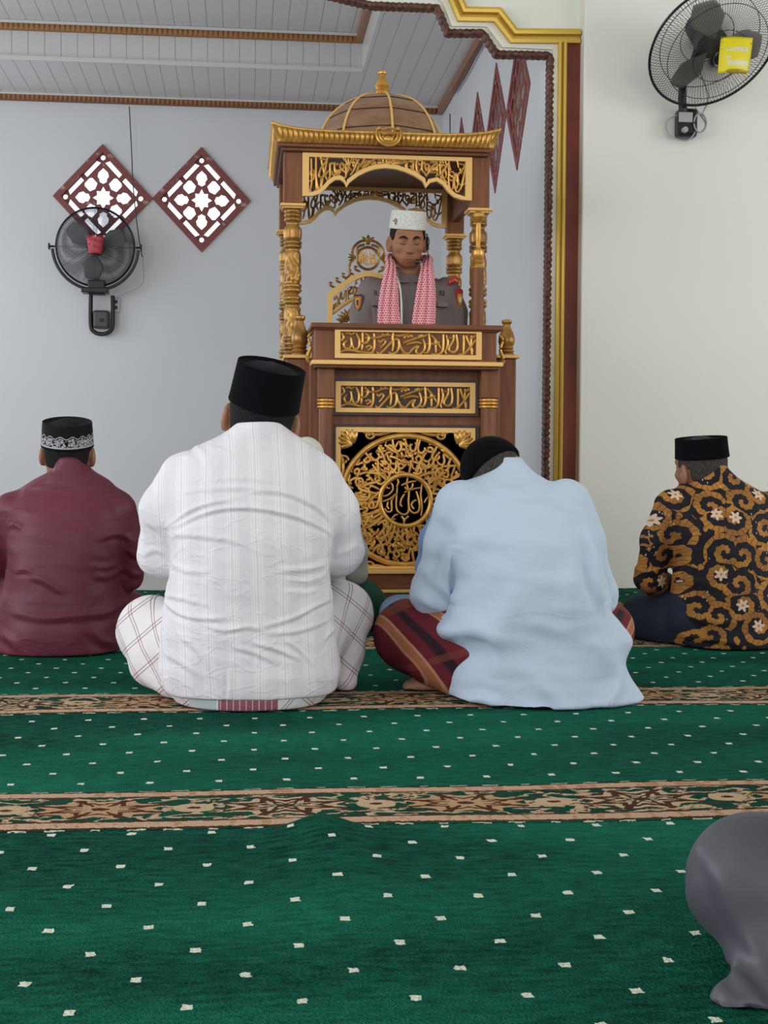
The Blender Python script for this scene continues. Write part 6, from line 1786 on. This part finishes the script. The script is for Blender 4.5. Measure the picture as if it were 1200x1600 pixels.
# ---- left fan, on the niche's back wall
C = P(149, 386, YB - .20); rad = float(P(213, 386, YB - .20)[0] - P(86, 386, YB - .20)[0]) / 2
fan = empty('wall_fan', tuple(P(159, 500, YB)), 'black round fan bracketed to the far wall beneath the left lattice window', 'fan')
R0 = rotm(-.06, 0, -.03)
g = fan_cage(C, R0, rad * .97, .075, fan, 12, tuple(np.linspace(.12, .97, 30)), .0009, .0075)
blades(g, rad * .92, fan, m_fblade, 3, .4, .01)
mb = MB()
mb.tube([g(rad * 1.06 * math.cos(a), .0, rad * 1.06 * math.sin(a)) for a in np.linspace(PI + .05, 2 * PI - .05, 30)], .012, 8, 0, .7, up=(0, 1, 0))
for s in (-1, 1): mb.tube([g(s * rad * 1.0, 0, 0), g(s * rad * 1.14, 0, 0)], [.008, .008], 8, 1); mb.tube([g(s * rad * 1.12, 0, 0), g(s * rad * 1.15, 0, 0)], [.026, .026], 12, 1)
mb.build('yoke', m_fblack, fan)
V, f_ = MB(), None
hub = MB(); hub.tube([g(0, -.09, 0), g(0, .09, 0)], [.055, .062], 20, 1); hub.build('motor', m_fblack, fan)
def pxb(x0, y0, x1, y1, Yp, t_): a = P(x0, y1, Yp); b = P(x1, y0, Yp); return (a[0], b[0], Yp - t_, Yp, a[2], b[2])
bb = MB(); Yw = YB
bb.box(*pxb(139, 440, 166, 462, Yw - .12, .10)).build('swivel', m_fblack, fan, False, .01)
MB().box(*pxb(130, 453, 171, 460, Yw - .12, .14)).build('bracket_shelf', m_fblack, fan, False, .006)
a, b = P(142, 462, Yw - .06), P(142, 508, Yw - .06); c_, d_ = P(176, 462, Yw - .06), P(176, 508, Yw - .06)
lowp = P(159, 522, Yw - .06)
MB().tube([a, b, P(148, 519, Yw - .06), lowp, P(170, 519, Yw - .06), d_, c_], .016, 10, 5, 1.3, up=(0, 1, 0)).build('bracket_loop', m_fblack, fan)
MB().box(*pxb(146, 486, 172, 514, Yw - .005, .07)).build('wall_plate', m_fgrey, fan, False, .02)
kb = P(158, 500, Yw - .08); MB().tube([kb + (0, -.02, 0), kb + (0, .01, 0)], [.014, .016], 14, 1).build('knob', m_fblack, fan)
m_redp = Mat('red_plastic_bag', (.36, .02, .03), .35); _n = m_redp.noise(22, 3); m_redp.color(m_redp.mix(_n.step(.60, .66), (.36, .02, .03), (.75, .6, .6)))
x0, x1, z0, z1 = rc(134, 368, 163, 396, YB - .32)
V = []; 
mb = MB(); N = 10
for i in range(N):
    tt = i / (N - 1); z = z0 + (z1 - z0) * tt; w_ = (x1 - x0) / 2 * (.72 + .28 * tt)
    for k_ in range(16):
        a_ = 2 * PI * k_ / 16; V.append(((x0 + x1) / 2 + w_ * math.cos(a_), YB - .31 + .018 * math.sin(a_) + .004 * math.sin(i * 2 + k_), z + .004 * math.sin(k_ * 1.7)))
Fq = [(i * 16 + k_, i * 16 + (k_ + 1) % 16, (i + 1) * 16 + (k_ + 1) % 16, (i + 1) * 16 + k_) for i in range(N - 1) for k_ in range(16)] + [tuple(range(15, -1, -1)), tuple((N - 1) * 16 + k_ for k_ in range(16))]
tag(mesh_obj('scent_bag', V, Fq, m_redp, None, True, origin=((x0 + x1) / 2, YB - .31, z1)), 'small red packet hanging on the grille of the far wall fan', 'packet')
# ---- right fan, near the camera side of the plain wall
pts = np.array([(-96, 24), (-25, 85), (85, 18), (-27, -73), (81, -75)], float)
Yf_ = YR - .36
C = P(1115.3, 72.7, Yf_)
fan2 = empty('wall_fan', tuple(P(1068, 200, YR)), 'large black wall fan tilted downwards on the plain right-hand wall', 'fan')
_v = ray(1115, 73); _v /= np.linalg.norm(_v); ax = -.71 * _v + .704 * (.568 * _rt2 - .823 * _up2); ax /= np.linalg.norm(ax)   # blows towards the hall, tilted down
yb_ = -ax; xr = np.cross(yb_, (0, 0, 1.0)); xr /= np.linalg.norm(xr); zr_ = np.cross(xr, yb_); RR = np.column_stack([xr, yb_, zr_])
rad2 = .315
g2_ = fan_cage(C, RR, rad2, .095, fan2, 120, (.42, .78), .0011, .0065)
blades(g2_, rad2 * .9, fan2, m_fblade2, 3, 2.2, .01)
hb = MB(); hb.tube([g2_(0, .02, 0), g2_(0, .19, 0)], [.075, .07], 24, 1); hb.build('motor', m_fgrey, fan2)
hub = MB(); hub.tube([g2_(0, -.100, 0), g2_(0, -.085, 0)], [.036, .046], 24, 1)
ho = hub.build('hub_badge', m_fblack, fan2)
sp = MB()
for k_ in range(20):
    a_ = 2 * PI * k_ / 20; sp.tube([g2_(.026 * math.cos(a_), -.0985, .026 * math.sin(a_)), g2_(.040 * math.cos(a_), -.0945, .040 * math.sin(a_))], .0022, 5, 1)
sp.tube([g2_(.009 * math.cos(a_), -.101, .009 * math.sin(a_)) for a_ in np.linspace(0, 2 * PI, 16, endpoint=False)], .0018, 5, 0, closed=True)
sp.build('hub_spokes', m_lgrey, ho)
MB().tube([P(1068, 178, YR - .07), P(1066, 150, YR - .09), P(1070, 120, YR - .14), P(1084, 98, YR - .20), g2_(0, .12, -.02)], [.022, .020, .020, .022, .024], 12, 5).build('arm', m_fblack, fan2)
MB().box(*pxb(1052, 175, 1083, 219, YR - .001, .085)).build('wall_box', m_fblack, fan2, False, .02)
MB().box(*pxb(1060, 176, 1082, 191, YR - .0855, .008)).build('control_label', m_lgrey, fan2, False, .003)
kb = P(1070, 203, YR - .09); MB().tube([kb + (0, -.015, 0), kb + (0, .01, 0)], [.013, .016], 16, 1).build('knob', m_lgrey, fan2)
cord = []
for k_ in range(26):
    a_ = k_ * .95; cord.append(P(1092 + 10 * math.cos(a_) + k_ * .1, 192 + 15 * math.sin(a_), YR - .05 - .002 * k_))
MB().tube([P(1086, 168, YR - .04)] + cord + [P(1098, 176, YR - .06), P(1107, 150, YR - .1), P(1092, 110, YR - .16)], .0035, 6, 3).build('power_cord', m_lgrey, fan2)
MB().tube([P(1064, 178, YR - .06), P(1045, 186, YR - .05), P(1041, 200, YR - .05), P(1052, 214, YR - .07), P(1072, 220, YR - .10), P(1084, 210, YR - .09), P(1088, 196, YR - .06)], .0035, 6, 5).build('power_cord', m_lgrey, fan2)
q0 = g2_(0, -.112, 0); V = []; Fq = []; N = 12
x0, x1, z0, z1 = rc(1126, 59, 1175, 116, q0[1] - .05)
m_yellow = Mat('yellow_plastic_packet', (.72, .60, .01), .35); X, Y, Z = m_yellow.xyz()
zt_ = (Z + (z1 - z0)) / (z1 - z0); xt_ = (X + (x1 - x0) / 2) / (x1 - x0)
_n = m_yellow.noise(60, 2); _n2 = m_yellow.noise(26, 2)
bandy = ((zt_ - .66).abs().lt(.055) * _n2.gt(.42) * (xt_ - .5).abs().lt(.36)).max((zt_ - .28).abs().lt(.06) * (xt_ - .52).abs().lt(.34)).max((zt_ - .44).abs().lt(.03) * (xt_ - .2).abs().lt(.08))
spk = ((zt_ - .66).abs().lt(.03) * (_n - .5).abs().lt(.03)).max((zt_ - .84).abs().lt(.03) * _n.gt(.56))
cc = m_yellow.mix(bandy, (.76, .62, .01), (.66, .64, .44)); cc = m_yellow.mix(spk * .6, cc, (.30, .26, .06))
cc = m_yellow.mix((((xt_ - .5) / .36).pow(2.0) + ((zt_ - .06) / .07).pow(2.0)).lt(1.0), cc, (.36, .27, .01)); m_yellow.color(cc)
for i in range(N):
    for j in range(N):
        u, v_ = j / (N - 1), i / (N - 1); bul = .016 * math.sin(PI * u) * math.sin(PI * v_)
        xx = x0 + (x1 - x0) * (u * (1 - .08 * (1 - v_)) ) ; V.append((xx - .012 * (1 - v_), q0[1] - .045 - bul, z0 + (z1 - z0) * v_ + (.010 * math.sin(PI * u) if i == 0 else 0)))
for i in range(N - 1):
    for j in range(N - 1): Fq.append((i * N + j, i * N + j + 1, (i + 1) * N + j + 1, (i + 1) * N + j))
pk = mesh_obj('scent_packet', V, Fq, m_yellow, None, True, origin=((x0 + x1) / 2, q0[1], z1)); s = pk.modifiers.new('thick', 'SOLIDIFY'); s.thickness = .012; s.offset = 1
tag(pk, 'bright yellow packet hooked on the front grille of the right-hand wall fan', 'packet')
# ---- cables and switch box on the back wall
m_cable = Mat('dark_cable', (.05, .05, .055), .5)
Yc_ = YB - .07
o = MB().tube([P(202, 166, Yc_), P(204, 205, Yc_), P(206, 245, Yc_), P(208, 290, Yc_), P(214, 350, Yc_), P(221, 396, Yc_), P(223, 400, Yc_)], .0045, 6, 5).build('hanging_cable', m_cable, None, origin=tuple(P(202, 166, Yc_)))
tag(o, 'thin dark cable hanging from the ceiling edge across the left lattice window', 'cable')
MB().tube([P(223, 398, Yc_), P(224, 420, Yc_), P(224, 440, Yc_), P(212, 452, Yc_), P(192, 460, Yc_), P(180, 466, Yc_)], .003, 6, 5).build('cable_tail', m_lgrey, o)
m_swhite = Mat('white_switch_plastic', (.55, .53, .48), .4)
so = MB().box(*pxb(176, 466, 187, 488, YB - .001, .03)).build('switch_box', m_swhite, None, False, .004, origin=tuple(P(181, 477, YB)))
tag(so, 'small white power socket on the far wall beside the fan bracket', 'socket')
MB().box(*pxb(179, 469, 184, 474, YB - .031, .004)).box(*pxb(179, 478, 184, 483, YB - .031, .004)).build('switch_button', m_fblack, so, False, .001)
Xc_ = XN - .03
a, b = PX(703, 178, Xc_), PX(703, 560, Xc_)
o = MB().tube([(Xc_, a[1], a[2]), (Xc_ + .01, a[1], (a[2] + b[2]) / 2), (Xc_ + .01, a[1], .2)], .005, 6, 4).build('hanging_cable', m_cable, None, origin=(Xc_, a[1], a[2])); tag(o, 'dark cable running down the side wall of the niche, right of the dome', 'cable')
a, b = PX(703, 175, XN - .055), PX(752, 62, XN - .055)
zt2 = ZC - .075
MB().tube([(XN - .02, a[1], zt2), (XN - .02, (a[1] * .6 + b[1] * .4), zt2 - .012), (XN - .02, (a[1] * .3 + b[1] * .7), zt2 + .004), (XN - .02, b[1], zt2)], .006, 6, 5).build('cable_run', m_cable, o)
